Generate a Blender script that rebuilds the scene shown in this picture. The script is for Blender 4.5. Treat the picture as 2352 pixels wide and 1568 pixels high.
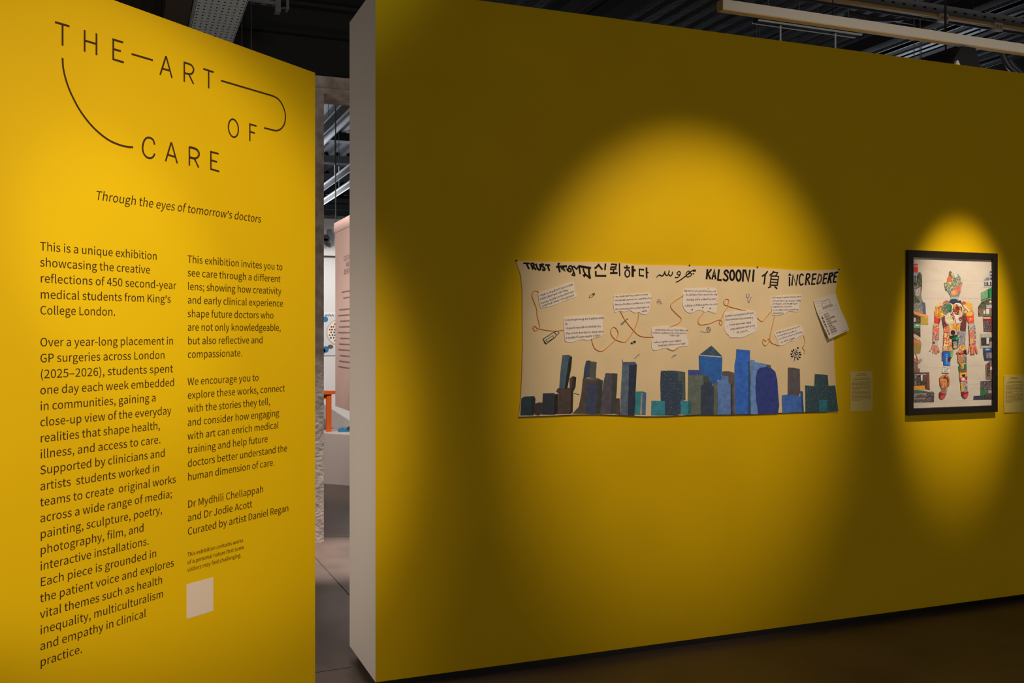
import bpy, math, random
from mathutils import Vector
from mathutils.geometry import tessellate_polygon

for _o in list(bpy.data.objects):
    bpy.data.objects.remove(_o)
SC = bpy.context.scene
COL = SC.collection
random.seed(7)

# ---------------------------------------------------------------- camera
F, HY, CX, CZ = 2225.0, 762.0, 1176.0, 1.5285          # focal length and horizon in px of a 2352x1568 frame
YAW = math.radians(21.66)
CAMX, CAMY = -.983, -4.051
FW = (math.sin(YAW), math.cos(YAW)); RT = (math.cos(YAW), -math.sin(YAW))
cam = bpy.data.cameras.new('camera')
cam.sensor_width = 36.0
cam.lens = F/2352*36
cam.shift_y = -(784-HY)/2352
cam.clip_start = .05
camo = bpy.data.objects.new('camera', cam)
COL.objects.link(camo)
camo.location = (CAMX, CAMY, CZ)
camo.rotation_euler = (math.pi/2, 0, -YAW)
SC.camera = camo

# ---------------------------------------------------------------- light and exposure
SC.view_settings.view_transform = 'Standard'
SC.view_settings.look = 'None'
SC.view_settings.gamma = 1
SC.view_settings.use_curve_mapping = False
SC.view_settings.exposure = 0
w = bpy.data.worlds.new('world'); SC.world = w
w.use_nodes = True
w.node_tree.nodes['Background'].inputs[0].default_value = (1, .88, .74, 1)
w.node_tree.nodes['Background'].inputs[1].default_value = .37

def spot(name, loc, aim, half_deg, watts, blend, color=(1, .78, .56), r=.04):
    l = bpy.data.lights.new(name, 'SPOT')
    l.energy = watts; l.color = color; l.spot_size = 2*math.radians(half_deg); l.spot_blend = blend
    l.shadow_soft_size = r
    o = bpy.data.objects.new(name, l); COL.objects.link(o)
    o.location = loc
    o.rotation_euler = (Vector(aim)-Vector(loc)).to_track_quat('-Z', 'Y').to_euler()
    return o
def area(name, loc, sx, sy, watts, color, aim=None):
    l = bpy.data.lights.new(name, 'AREA')
    l.shape = 'RECTANGLE'; l.size = sx; l.size_y = sy; l.energy = watts; l.color = color
    o = bpy.data.objects.new(name, l); COL.objects.link(o)
    o.location = loc
    if aim: o.rotation_euler = (Vector(aim)-Vector(loc)).to_track_quat('-Z', 'Y').to_euler()
    return o
# track spots: on the banner, on the framed picture, wide and narrow on the text panel
spot('banner_spot', (1.62, -2.60, 3.60), (1.56, 0, 1.50), 18.2, 300, .78)
spot('picture_spot', (3.30, -1.40, 3.60), (3.27, 0, 1.52), 11.2, 365, .85)
spot('panel_wide_spot', (-1.48, -4.98, 2.93), (-1.12, -.265, 1.33), 14.6, 420, .45)
spot('panel_right_spot', (1.4, -3.6, 3.7), (-.72, -.92, 1.25), 20, 300, .85)
spot('panel_narrow_spot', (-.55, -3.9, 3.80), (-.98, -1.14, 1.68), 6.4, 118, .85, (1, 1, 1))
# passage behind the panel and the neighbouring gallery beyond the opening
area('passage_fill', (-1.9, .1, 1.15), .5, .5, 20, (1, .91, .82), (0, 1.5, .6))  # added fill for the wall end and concrete post, no real lamp
spot('passage_spot', (.3, 2.5, 4.3), (.3, 2.5, 0), 10, 2100, .8, (1, .93, .9))
area('gallery_light_near', (1.0, 4.6, 4.0), 2.2, 1.0, 11, (1, .93, .88))
area('gallery_light_far', (1.0, 11.0, 3.9), 4.0, 5.0, 130, (.86, .92, 1))
area('gallery_deck_fill', (1.0, 11.5, 3.0), 3.0, 3.0, 230, (.86, .92, 1), (1.0, 11.5, 4.5))  # added fill aimed upwards to brighten the gallery deck
spot('gallery_spot', (.9, 3.9, 3.9), (.8, 6.1, 1.2), 20, 190, .6, (1, .92, .82))
spot('gallery_banner_spot', (-.8, 3.8, 3.7), (.9, 5.2, 1.7), 26, 400, .7, (1, .95, .9))
# added fill lamps without real fixtures: deck, tray, luminaire, lower wall
area('deck_fill', (7.6, 4.5, 3.3), 1.5, 1.5, 16, (.8, .88, 1), (6.0, 4.0, 4.6))  # unseen fill put in to lift the deck ribs on the right
spot('tray_fill', (-.5, -3.0, 2.6), (-.52, -.2, 3.35), 18, 52, .6, (.9, .96, 1), .1)  # invented lamp brightening the underside of the perforated tray
area('luminaire_fill', (4.7, .22, 3.03), 4.6, .04, 7, (1, .95, .88), (4.7, .75, 3.5))  # hidden strip added to brighten the luminaire and cable tray
area('low_wall_fill', (5.5, -6.5, 1.5), 2.0, 1.2, 16, (1, .86, .66), (2.6, 0, .5))  # added low fill for the lower part of the yellow wall

# ---------------------------------------------------------------- frames of reference
def ray(px, py):
    k = (px-CX)/F
    return Vector((FW[0]+k*RT[0], FW[1]+k*RT[1], (HY-py)/F))
CAMV = Vector((CAMX, CAMY, CZ))
def at_depth(px, py, t): return CAMV + ray(px, py)*t
def at_z(px, py, z):
    d = ray(px, py); return CAMV + d*((z-CZ)/d.z)
def at_y(px, py, y):
    d = ray(px, py); return CAMV + d*((y-CAMY)/d.y)

class Plane:
    """vertical plane: a runs along it, b is the height, h the distance in front of it"""
    def __init__(s, o, u):
        s.o = Vector((o[0], o[1], 0)); s.u = Vector((u[0], u[1], 0)).normalized()
        s.n = Vector((s.u.y, -s.u.x, 0))
    def P(s, a, b, h=0.0): return s.o + s.u*a + s.n*h + Vector((0, 0, b))
    def uv(s, px, py):
        d = ray(px, py); t = (s.o-CAMV).dot(s.n)/d.dot(s.n)
        p = CAMV + d*t - s.o
        return (p.dot(s.u), p.z)
WALL = Plane((0, 0), (1, 0))
PD = 3.41                                                # distance of the text panel's right edge
_e = at_depth(723.8, HY, PD); _l = at_depth(91, HY, PD*(2371-723.8)/(2371-91))
_u = (_e-_l); _u.z = 0; _u.normalize()
PW, PH = 1.22, 2.44
PANEL = Plane((_e-_u*PW)[:2], _u[:2])

# ---------------------------------------------------------------- materials
def lin(c):
    c = c/255.0
    return c/12.92 if c <= .04045 else ((c+.055)/1.055)**2.4
def rgb(r, g, b): return (lin(r), lin(g), lin(b), 1)
MATS = {}
def mat(name, col, rough=.6, metal=0, bump=0, bscale=60, var=0, vscale=8, spec=.5, stretch=None):
    if name in MATS: return MATS[name]
    m = bpy.data.materials.new(name); MATS[name] = m
    m.use_nodes = True
    nt = m.node_tree; b = nt.nodes['Principled BSDF']
    b.inputs['Base Color'].default_value = col
    b.inputs['Roughness'].default_value = rough
    b.inputs['Metallic'].default_value = metal
    b.inputs['Specular IOR Level'].default_value = spec
    tc = nt.nodes.new('ShaderNodeTexCoord')
    src = tc.outputs['Object']
    if stretch:
        mp = nt.nodes.new('ShaderNodeMapping'); mp.inputs['Scale'].default_value = stretch
        nt.links.new(src, mp.inputs[0]); src = mp.outputs[0]
    if var:
        n = nt.nodes.new('ShaderNodeTexNoise'); n.inputs['Scale'].default_value = vscale; n.inputs['Detail'].default_value = 6
        nt.links.new(src, n.inputs['Vector'])
        r = nt.nodes.new('ShaderNodeValToRGB')
        r.color_ramp.elements[0].position = .3; r.color_ramp.elements[1].position = .7
        r.color_ramp.elements[0].color = tuple(max(0, c*(1-var)) for c in col[:3])+(1,)
        r.color_ramp.elements[1].color = tuple(min(1, c*(1+var)) for c in col[:3])+(1,)
        nt.links.new(n.outputs['Fac'], r.inputs[0]); nt.links.new(r.outputs[0], b.inputs['Base Color'])
    if bump:
        n = nt.nodes.new('ShaderNodeTexNoise'); n.inputs['Scale'].default_value = bscale; n.inputs['Detail'].default_value = 5
        nt.links.new(src, n.inputs['Vector'])
        k = nt.nodes.new('ShaderNodeBump'); k.inputs['Strength'].default_value = bump; k.inputs['Distance'].default_value = .01
        nt.links.new(n.outputs['Fac'], k.inputs['Height']); nt.links.new(k.outputs[0], b.inputs['Normal'])
    return m
def confetti(name, cols, scale=60, rough=.6, stretch=None):
    """printed scraps: cells of a few colours"""
    if name in MATS: return MATS[name]
    m = mat(name, cols[0], rough)
    nt = m.node_tree; b = nt.nodes['Principled BSDF']
    tc = nt.nodes['Texture Coordinate']
    v = nt.nodes.new('ShaderNodeTexVoronoi'); v.inputs['Scale'].default_value = scale*1.8
    src = tc.outputs['Object']
    if stretch:
        mp = nt.nodes.new('ShaderNodeMapping'); mp.inputs['Scale'].default_value = stretch
        nt.links.new(src, mp.inputs[0]); src = mp.outputs[0]
    nt.links.new(src, v.inputs['Vector'])
    sp = nt.nodes.new('ShaderNodeSeparateColor'); nt.links.new(v.outputs['Color'], sp.inputs[0])
    r = nt.nodes.new('ShaderNodeValToRGB'); r.color_ramp.interpolation = 'CONSTANT'
    n = len(cols)
    while len(r.color_ramp.elements) < n: r.color_ramp.elements.new(.5)
    for i, c in enumerate(cols):
        r.color_ramp.elements[i].position = i/n; r.color_ramp.elements[i].color = c
    nt.links.new(sp.outputs[0], r.inputs[0])
    no = nt.nodes.new('ShaderNodeTexNoise'); no.inputs['Scale'].default_value = scale*.45; no.inputs['Detail'].default_value = 5
    nt.links.new(src, no.inputs['Vector'])
    mr = nt.nodes.new('ShaderNodeMapRange'); mr.inputs[1].default_value = .3; mr.inputs[2].default_value = .7; mr.inputs[3].default_value = .55; mr.inputs[4].default_value = 1.3
    nt.links.new(no.outputs['Fac'], mr.inputs[0])
    vm = nt.nodes.new('ShaderNodeVectorMath'); vm.operation = 'SCALE'
    nt.links.new(r.outputs[0], vm.inputs[0]); nt.links.new(mr.outputs[0], vm.inputs['Scale'])
    nt.links.new(vm.outputs[0], b.inputs['Base Color'])
    return m

# ---------------------------------------------------------------- mesh building
class MB:
    def __init__(s): s.v = []; s.f = []; s.m = []; s.mats = []
    def _mi(s, m):
        if m not in s.mats: s.mats.append(m)
        return s.mats.index(m)
    def add(s, vs, fs, m):
        k = len(s.v); i = s._mi(m)
        s.v += [Vector(p) for p in vs]
        for f in fs: s.f.append(tuple(k+j for j in f)); s.m.append(i)
        return s
    def hexa(s, p, m):                                   # 8 points: 4 of the bottom, 4 of the top
        return s.add(p, [(3, 2, 1, 0), (4, 5, 6, 7), (0, 1, 5, 4), (1, 2, 6, 5), (2, 3, 7, 6), (3, 0, 4, 7)], m)
    def box(s, a, b, m):
        x0, y0, z0 = a; x1, y1, z1 = b
        return s.hexa([(x0, y0, z0), (x1, y0, z0), (x1, y1, z0), (x0, y1, z0),
                       (x0, y0, z1), (x1, y0, z1), (x1, y1, z1), (x0, y1, z1)], m)
    def bar(s, p, q, w_, h_, m, up=(0, 0, 1)):           # box-section bar from p to q
        p, q = Vector(p), Vector(q); d = (q-p).normalized()
        a = d.cross(Vector(up))
        if a.length < 1e-4: a = d.cross(Vector((1, 0, 0)))
        a.normalize(); b = a.cross(d)
        c = [p-a*w_/2-b*h_/2, p+a*w_/2-b*h_/2, p+a*w_/2+b*h_/2, p-a*w_/2+b*h_/2]
        e = [x+(q-p) for x in c]
        return s.hexa([c[0], c[1], e[1], e[0], c[3], c[2], e[2], e[3]], m)
    def tube(s, pts, r, m, n=8, cap=True):
        pts = [Vector(p) for p in pts]; k = len(s.v); i = s._mi(m); N = len(pts)
        pa = None
        for j, p in enumerate(pts):
            t = (pts[min(j+1, N-1)]-pts[max(j-1, 0)]).normalized()
            if pa is None:
                a = t.cross(Vector((0, 0, 1)))
                if a.length < .05: a = t.cross(Vector((1, 0, 0)))
            else: a = pa - t*pa.dot(t)
            a.normalize(); pa = a; b = t.cross(a)
            for q in range(n):
                c = 2*math.pi*q/n; s.v.append(p+(a*math.cos(c)+b*math.sin(c))*(r if not callable(r) else r(j/(N-1))))
        for j in range(N-1):
            for q in range(n):
                s.f.append((k+j*n+q, k+j*n+(q+1) % n, k+(j+1)*n+(q+1) % n, k+(j+1)*n+q)); s.m.append(i)
        if cap:
            s.f.append(tuple(k+q for q in range(n))[::-1]); s.m.append(i)
            s.f.append(tuple(k+(N-1)*n+q for q in range(n))); s.m.append(i)
        return s
    def plate(s, pl, uv, h1, m, h0=None, hf=None):       # filled outline on a plane; h0: depth of its rim
        uv = [Vector((a, b)) for a, b in uv]
        ar = sum(uv[i].x*uv[(i+1) % len(uv)].y-uv[(i+1) % len(uv)].x*uv[i].y for i in range(len(uv)))
        if ar < 0: uv = uv[::-1]
        H = hf if hf else (lambda a, b: h1)
        vs = [pl.P(p.x, p.y, H(p.x, p.y)) for p in uv]; n = len(uv)
        fs = []
        for t in tessellate_polygon([[Vector((p.x, p.y, 0)) for p in uv]]):
            a, b, c = (uv[j] for j in t)
            fs.append(tuple(t) if (b-a).cross(c-a) > 0 else tuple(t)[::-1])
        if h0 is not None:
            vs += [pl.P(p.x, p.y, h0) for p in uv]
            fs += [(i, i+n, (i+1) % n+n, (i+1) % n) for i in range(n)]
        return s.add(vs, fs, m)
    def ribbon(s, pl, uv, wd, h, m, closed=False):       # brush stroke of an even width
        uv = [Vector((a, b)) for a, b in uv]
        q = [uv[0]]
        for p in uv[1:]:
            if (p-q[-1]).length > 1e-6: q.append(p)
        uv = q; n = len(uv)
        if n < 2: return s
        if closed and (uv[0]-uv[-1]).length < 1e-6: uv = uv[:-1]; n -= 1
        L, R = [], []
        for i, p in enumerate(uv):
            a = uv[i-1] if (i or closed) else None
            b = uv[(i+1) % n] if (i < n-1 or closed) else None
            d1 = (p-a).normalized() if a is not None else None
            d2 = (b-p).normalized() if b is not None else None
            if d1 is None: d1 = d2
            if d2 is None: d2 = d1
            n1 = Vector((-d1.y, d1.x)); n2 = Vector((-d2.y, d2.x))
            mt = n1+n2
            if mt.length < .35: mt = n1
            mt.normalize(); k = 1/max(.78, mt.dot(n1))
            L.append(p+mt*wd/2*k); R.append(p-mt*wd/2*k)
        vs = [pl.P(p.x, p.y, h) for p in L]+[pl.P(p.x, p.y, h) for p in R]
        fs = [(i, i+n, (i+1) % n+n, (i+1) % n) for i in range(n if closed else n-1)]
        return s.add(vs, fs, m)
    def disc(s, pl, c, rx, ry, h, m, n=20, h0=None):
        return s.plate(pl, [(c[0]+rx*math.cos(2*math.pi*i/n), c[1]+ry*math.sin(2*math.pi*i/n)) for i in range(n)], h, m, h0)
    def build(s, name, parent=None, smooth=False, origin=None):
        if origin is None:
            lo = [min(p[i] for p in s.v) for i in range(3)]; hi = [max(p[i] for p in s.v) for i in range(3)]
            origin = Vector(((lo[0]+hi[0])/2, (lo[1]+hi[1])/2, lo[2]))
        if parent is not None: origin = WORLD[parent.name]
        me = bpy.data.meshes.new(name)
        me.from_pydata([tuple(p-origin) for p in s.v], [], s.f)
        for m in s.mats: me.materials.append(m)
        me.polygons.foreach_set('material_index', s.m)
        if smooth: me.polygons.foreach_set('use_smooth', [True]*len(s.f))
        me.update()
        o = bpy.data.objects.new(name, me); COL.objects.link(o)
        if parent is not None: o.parent = parent; WORLD[o.name] = origin
        else: o.location = origin; WORLD[o.name] = Vector(origin)
        return o
WORLD = {}
def thing(name, loc, label, cat, group=None):
    o = bpy.data.objects.new(name, None); COL.objects.link(o)
    o.empty_display_size = .1
    o.location = loc; WORLD[o.name] = Vector(loc)
    return tag(o, label, cat, group)
def tag(o, label, cat, group=None):
    o['label'] = label; o['category'] = cat
    if group: o['group'] = group
    return o
def struct(o): o['kind'] = 'structure'; return o
def dup(o, delta, label=None):
    """copy of a thing with its parts and sub-parts, moved by delta"""
    c = o.copy(); COL.objects.link(c); c.location = o.location+Vector(delta); WORLD[c.name] = Vector(c.location)
    if label: c['label'] = label
    for ch in [x for x in bpy.data.objects if x.parent == o]:
        d = ch.copy(); COL.objects.link(d); d.parent = c
        for g in [x for x in bpy.data.objects if x.parent == ch]:
            e = g.copy(); COL.objects.link(e); e.parent = d
    return c
def smoothline(p, k=6):                                  # Catmull-Rom through the points
    out = []
    n = len(p)
    for i in range(n-1):
        a, b, c, d = p[max(i-1, 0)], p[i], p[i+1], p[min(i+2, n-1)]
        for j in range(k):
            t = j/k
            out.append(tuple(.5*(2*b[q]+(c[q]-a[q])*t+(2*a[q]-5*b[q]+4*c[q]-d[q])*t*t+(3*b[q]-a[q]-3*c[q]+d[q])*t**3) for q in range(2)))
    out.append(tuple(p[-1]))
    return out

# ---------------------------------------------------------------- lettering
GLY = {
'A':'255|2,0 41,0 71,94 183,94 213,0 254,0 149,308 106,308|80,125 95,172 106,207 116,241 126,276 128,276 138,241 148,207 159,172 174,125',
'B':'276|42,0 140,0 201,10 242,40 257,90 249,126 227,151 195,164 195,166 219,181 234,204 239,233 226,276 189,301 134,308 42,308|81,177 81,277 129,277 169,272 193,257 201,228 194,201 170,183 127,177|81,31 81,147 135,147 181,141 209,123 219,92 209,57 180,38 135,31',
'C':'268|158,-5 195,0 226,15 253,39 232,63 211,45 187,33 160,29 109,44 76,88 64,155 77,221 110,264 161,279 186,276 207,266 224,250 245,276 224,294 196,308 161,313 91,294 42,239 24,154 42,68 89,14',
'D':'289|42,0 121,0 199,19 248,72 264,155 248,238 199,290 119,308 42,308|81,32 81,276 116,276 176,262 212,221 224,155 212,89 176,47 116,32',
'E':'247|42,0 224,0 224,33 81,33 81,145 198,145 198,179 81,179 81,275 220,275 220,308 42,308',
'F':'232|42,0 81,0 81,138 199,138 199,171 81,171 81,275 220,275 220,308 42,308',
'G':'289|163,-5 202,-1 234,12 258,30 258,160 157,160 157,127 223,127 223,47 208,37 189,31 167,29 111,44 76,88 64,155 77,221 113,264 167,279 194,275 216,265 233,250 254,276 233,294 204,308 166,313 93,294 43,239 24,154 42,68 91,14',
'H':'306|42,0 81,0 81,145 225,145 225,0 264,0 264,308 225,308 225,179 81,179 81,308 42,308',
'I':'123|42,0 81,0 81,308 42,308',
'J':'225|100,-5 148,8 176,42 184,90 184,308 145,308 145,94 140,56 123,35 96,29 75,32 57,43 42,63 15,43 36,16 64,0',
'K':'271|42,0 81,0 81,97 134,161 226,0 270,0 158,191 255,308 211,308 82,153 81,153 81,308 42,308',
'L':'228|42,0 216,0 216,33 81,33 81,308 42,308',
'M':'341|42,0 77,0 77,171 77,200 75,232 72,261 74,261 99,191 157,31 183,31 241,191 266,261 268,261 265,232 263,200 263,171 263,0 299,0 299,308 252,308 193,143 186,122 179,101 172,79 170,79 163,101 156,122 148,143 89,308 42,308',
'N':'304|42,0 79,0 79,162 78,194 76,226 74,258 76,258 109,195 221,0 261,0 261,308 224,308 224,148 225,115 227,82 230,50 228,50 195,114 82,308 42,308',
'O':'312|156,-5 224,14 270,70 287,155 270,240 224,294 156,313 87,294 41,240 24,155 41,70 87,14|156,29 107,44 76,88 64,155 76,221 107,264 156,279 204,264 236,221 247,155 236,88 204,44',
'P':'266|42,0 81,0 81,123 132,123 191,133 231,164 245,218 231,271 191,300 130,308 42,308|81,154 81,276 125,276 170,271 198,253 207,218 198,182 172,161 127,154',
'Q':'312|156,27 107,43 76,87 64,155 76,221 107,264 156,279 204,264 236,221 247,155 236,87 204,43|250,-77 268,-76 283,-74 294,-70 287,-40 278,-43 267,-44 254,-45 223,-40 197,-27 179,-4 236,23 274,77 287,155 270,240 224,294 156,313 87,294 41,240 24,155 39,76 78,21 137,-4 161,-42 199,-68',
'R':'267|81,162 81,276 133,276 174,271 199,254 208,222 199,188 174,168 133,162|211,0 255,0 177,135 213,151 237,180 246,222 232,273 194,300 139,308 42,308 42,0 81,0 81,131 137,131',
'S':'250|128,-5 183,6 220,38 232,82 224,120 201,146 169,164 125,183 101,194 82,210 74,235 81,259 101,274 132,279 158,276 181,266 202,251 222,276 197,295 166,309 132,313 82,303 47,274 34,232 44,194 68,169 97,153 141,134 168,121 186,104 193,79 185,52 163,35 128,29 97,33 68,47 43,67 20,40 50,16 86,0',
'T':'252|106,0 145,0 145,275 239,275 239,308 13,308 13,275 106,275',
'U':'303|152,-5 208,7 247,49 262,127 262,308 225,308 225,126 215,68 189,37 152,29 115,37 89,68 80,126 80,308 41,308 41,127 56,49 95,7',
'V':'242|99,0 144,0 242,308 202,308 153,141 143,107 133,74 123,39 121,39 111,74 101,107 91,141 41,308 0,308',
'W':'369|76,0 122,0 168,186 173,210 179,233 184,256 185,256 190,233 195,210 200,186 247,0 294,0 358,308 321,308 287,140 282,107 276,74 271,40 268,40 261,74 254,107 246,140 203,308 168,308 125,140 118,107 110,74 103,40 102,40 95,74 89,107 83,140 51,308 11,308',
'X':'241|7,0 48,0 92,83 100,99 109,115 117,133 119,133 128,115 137,99 145,83 191,0 234,0 144,157 228,308 187,308 146,229 139,215 132,201 124,184 122,184 113,201 106,215 98,229 56,308 13,308 97,159',
'Y':'223|92,0 131,0 131,119 224,308 183,308 144,221 134,199 123,176 113,153 111,153 100,176 91,199 81,221 41,308 0,308 92,119',
'Z':'253|21,0 234,0 234,33 69,33 232,285 232,308 36,308 36,275 184,275 21,24',
'a':'237|91,-5 118,-1 144,11 167,27 168,27 171,0 203,0 203,140 195,190 169,222 124,234 89,229 59,218 34,204 49,178 69,189 92,198 118,202 146,194 161,173 165,145 85,129 39,101 25,59 34,24 57,2|102,26 82,29 67,41 62,62 71,88 104,107 165,119 165,55 143,39 123,29',
'b':'260|139,-5 188,9 224,51 238,118 228,179 197,220 147,234 122,230 98,218 76,202 77,243 77,334 39,334 39,0 69,0 73,24 74,24 95,8 117,-2|133,27 116,29 97,36 77,50 77,171 98,188 118,198 138,202 173,191 192,162 198,117 190,69 167,38',
'c':'214|129,-5 155,-2 180,8 203,23 186,49 170,38 152,30 132,26 95,37 70,68 61,114 71,160 96,191 133,202 150,199 165,192 179,182 198,207 180,220 158,230 132,234 77,220 37,179 22,114 36,49 74,9',
'd':'261|116,-5 143,-1 166,11 186,27 187,27 190,0 222,0 222,334 183,334 183,247 185,208 166,222 145,231 121,234 72,219 36,178 22,114 34,49 67,9|125,27 91,37 69,67 62,114 71,160 94,191 128,202 146,199 165,192 183,178 183,58 164,41 145,30',
'e':'233|131,-5 160,-2 185,6 206,18 192,43 175,34 156,27 135,25 97,35 71,63 60,105 213,105 214,111 215,119 215,127 204,184 174,221 124,234 74,219 37,178 22,114 37,50 76,9|59,132 71,171 94,195 125,203 155,195 175,171 182,132',
'f':'137|14,197 45,197 45,0 83,0 83,197 132,197 132,228 83,228 83,264 87,289 97,304 116,309 124,309 133,306 141,303 150,333 138,336 125,339 111,340 74,331 52,305 45,265 45,228 14,226',
'g':'237|116,-105 177,-94 217,-65 231,-26 222,5 196,23 152,28 107,28 83,31 70,40 67,53 69,64 74,73 82,80 92,76 104,73 115,72 158,82 188,109 199,152 196,170 190,186 180,199 227,199 227,228 147,228 138,231 128,233 115,234 73,224 42,196 30,153 34,127 45,106 60,91 60,89 48,79 38,65 34,47 37,31 44,19 55,10 55,8 37,-7 25,-25 21,-44 34,-77 66,-98|115,98 91,105 74,124 67,153 73,181 91,200 115,206 140,200 157,181 164,153 157,124 140,105|121,-79 85,-74 63,-60 55,-39 57,-25 65,-12 78,0 88,-2 98,-3 108,-3 147,-3 172,-6 188,-15 193,-32 184,-55 159,-72',
'h':'255|39,0 77,0 77,166 98,185 118,197 139,200 164,194 178,174 183,139 183,0 221,0 221,145 214,194 191,224 151,234 123,229 98,215 76,196 77,243 77,334 39,334',
'i':'116|39,0 77,0 77,228 39,228|58,275 71,278 80,287 84,301 80,314 71,322 58,326 45,322 36,314 33,301 36,287 45,278',
'j':'116|15,-102 51,-92 71,-66 77,-26 77,228 39,228 39,-26 37,-50 28,-66 11,-71 3,-70 -4,-69 -11,-67 -18,-96 -9,-99 2,-101|58,275 71,278 80,287 84,301 80,314 71,322 58,326 45,322 36,314 32,301 36,287 45,278',
'k':'232|39,0 76,0 76,60 119,110 186,0 228,0 142,136 218,228 175,228 78,108 76,108 76,334 39,334',
'l':'119|79,-5 88,-5 95,-4 101,-2 96,27 92,27 90,27 88,26 82,28 79,33 77,43 77,334 39,334 39,45 43,18 56,1',
'm':'389|39,0 77,0 77,166 97,185 117,197 134,200 158,194 172,174 177,139 177,0 215,0 215,166 236,185 255,197 273,200 297,194 311,174 315,139 315,0 353,0 353,145 346,194 323,224 284,234 258,228 233,213 209,190 196,214 176,229 146,234 120,229 96,215 75,195 74,195 70,228 39,228',
'n':'256|39,0 77,0 77,166 98,185 118,197 139,200 164,194 178,174 183,139 183,0 221,0 221,145 214,194 191,224 151,234 122,229 97,215 75,195 74,195 70,228 39,228',
'o':'255|127,-5 179,9 218,49 233,114 218,179 179,220 127,234 75,220 37,179 22,114 37,49 75,9|127,26 93,37 70,68 61,114 70,160 93,191 127,202 162,191 185,160 194,114 185,68 162,37',
'p':'261|39,-96 77,-96 77,-19 76,21 97,6 118,-2 139,-5 188,9 224,51 238,118 228,179 197,220 147,234 121,229 97,218 75,202 74,202 70,228 39,228|133,27 116,29 97,36 77,50 77,171 99,188 119,198 138,202 173,191 192,162 198,117 190,69 167,38',
'q':'261|183,-96 222,-96 222,228 191,228 187,207 167,222 145,231 121,234 72,219 36,178 22,114 34,49 67,9 116,-5 142,-1 165,10 185,26 183,-15|125,27 91,37 69,67 62,114 71,160 94,191 128,202 146,199 165,192 183,178 183,58 164,41 145,30',
'r':'163|39,0 77,0 77,147 95,178 115,194 134,200 143,199 150,198 157,196 164,229 157,232 149,234 139,234 115,228 93,212 75,187 74,187 70,228 39,228',
's':'197|98,-5 144,4 172,28 181,62 171,97 145,118 112,132 88,141 70,153 63,171 67,188 81,200 105,204 124,201 141,194 157,184 175,208 156,221 132,230 105,234 62,225 35,202 26,169 36,137 61,117 92,103 117,93 137,80 145,60 140,42 125,29 100,24 74,28 52,37 32,52 13,26 38,10 67,-1',
't':'158|110,-5 125,-4 139,-1 153,3 145,32 137,29 128,27 119,26 98,31 87,46 84,69 84,197 146,197 146,228 84,228 84,292 52,292 47,228 11,226 11,197 45,197 45,71 51,31 72,4',
'u':'255|105,-5 134,0 159,14 181,36 182,36 185,0 217,0 217,228 179,228 179,66 158,44 138,32 117,28 92,34 78,54 74,88 74,228 35,228 35,84 43,35 66,5',
'v':'219|88,0 133,0 213,228 176,228 132,98 125,76 118,53 111,31 109,31 102,53 95,76 88,98 45,228 5,228',
'w':'337|75,0 119,0 152,122 157,144 162,166 167,189 169,189 174,166 179,144 185,123 218,0 264,0 326,228 289,228 256,96 251,75 247,54 242,33 240,33 235,54 229,75 224,96 188,228 151,228 115,96 110,75 105,54 100,33 98,33 93,54 89,75 84,96 50,228 11,228',
'x':'209|6,0 47,0 77,53 85,67 93,81 100,94 103,94 111,81 119,67 127,53 161,0 203,0 128,115 197,228 157,228 129,178 122,165 115,153 109,140 107,140 99,153 92,165 84,178 54,228 12,228 82,119',
'y':'219|42,-98 81,-88 109,-60 128,-19 213,228 176,228 135,102 129,80 122,59 116,37 114,37 106,59 99,81 92,102 45,228 5,228 97,0 92,-18 80,-43 63,-60 41,-67 34,-66 28,-65 23,-63 16,-94 23,-96 32,-98',
'z':'200|15,0 187,0 187,31 63,31 184,208 184,228 28,228 28,197 135,197 15,21',
'0':'233|117,-5 168,12 201,66 213,155 201,244 168,296 117,313 66,296 33,244 21,155 33,66 66,12|117,26 86,39 65,81 58,155 65,228 86,270 117,283 148,270 168,228 176,155 168,81 148,39',
'1':'233|37,0 206,0 206,32 144,32 144,308 115,308 97,299 76,292 51,286 51,262 106,262 106,32 37,32',
'2':'233|18,0 212,0 212,33 127,33 110,33 93,32 76,30 140,97 182,161 197,223 186,271 155,302 108,313 72,308 43,292 17,268 39,247 58,265 79,278 103,282 135,274 153,253 160,221 145,165 98,100 18,23',
'3':'233|111,-5 161,5 196,35 210,82 201,120 177,146 145,161 145,163 173,179 192,203 199,237 187,278 156,304 109,313 76,309 48,296 24,277 44,253 63,268 84,279 108,282 136,276 154,259 160,234 152,204 125,183 75,175 75,145 131,138 162,116 171,84 163,53 141,33 108,26 77,32 52,44 32,62 12,37 36,16 68,1',
'4':'233|143,0 179,0 179,85 220,85 220,116 179,116 179,308 137,308 8,110 8,85 143,85|143,116 48,116 118,221 127,236 135,251 143,266 145,266 144,248 143,228 143,210',
'5':'233|110,-5 159,7 196,43 211,100 198,156 165,188 118,198 101,197 86,193 72,186 80,275 196,275 196,308 46,308 36,164 57,151 73,161 89,167 108,169 142,161 164,137 172,99 163,60 140,35 106,26 75,31 50,44 31,61 11,35 36,16 68,1',
'6':'233|126,-5 171,7 203,42 215,95 204,148 175,181 129,191 105,187 81,174 60,154 71,230 100,270 139,282 157,279 174,271 188,258 210,282 190,298 166,309 137,313 81,297 40,244 24,147 37,62 74,11|61,124 81,146 103,159 123,163 154,154 173,131 179,95 172,58 153,34 126,25 93,36 71,70',
'7':'233|83,0 123,0 133,107 159,197 213,285 213,308 21,308 21,275 170,275 122,192 95,105',
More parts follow.
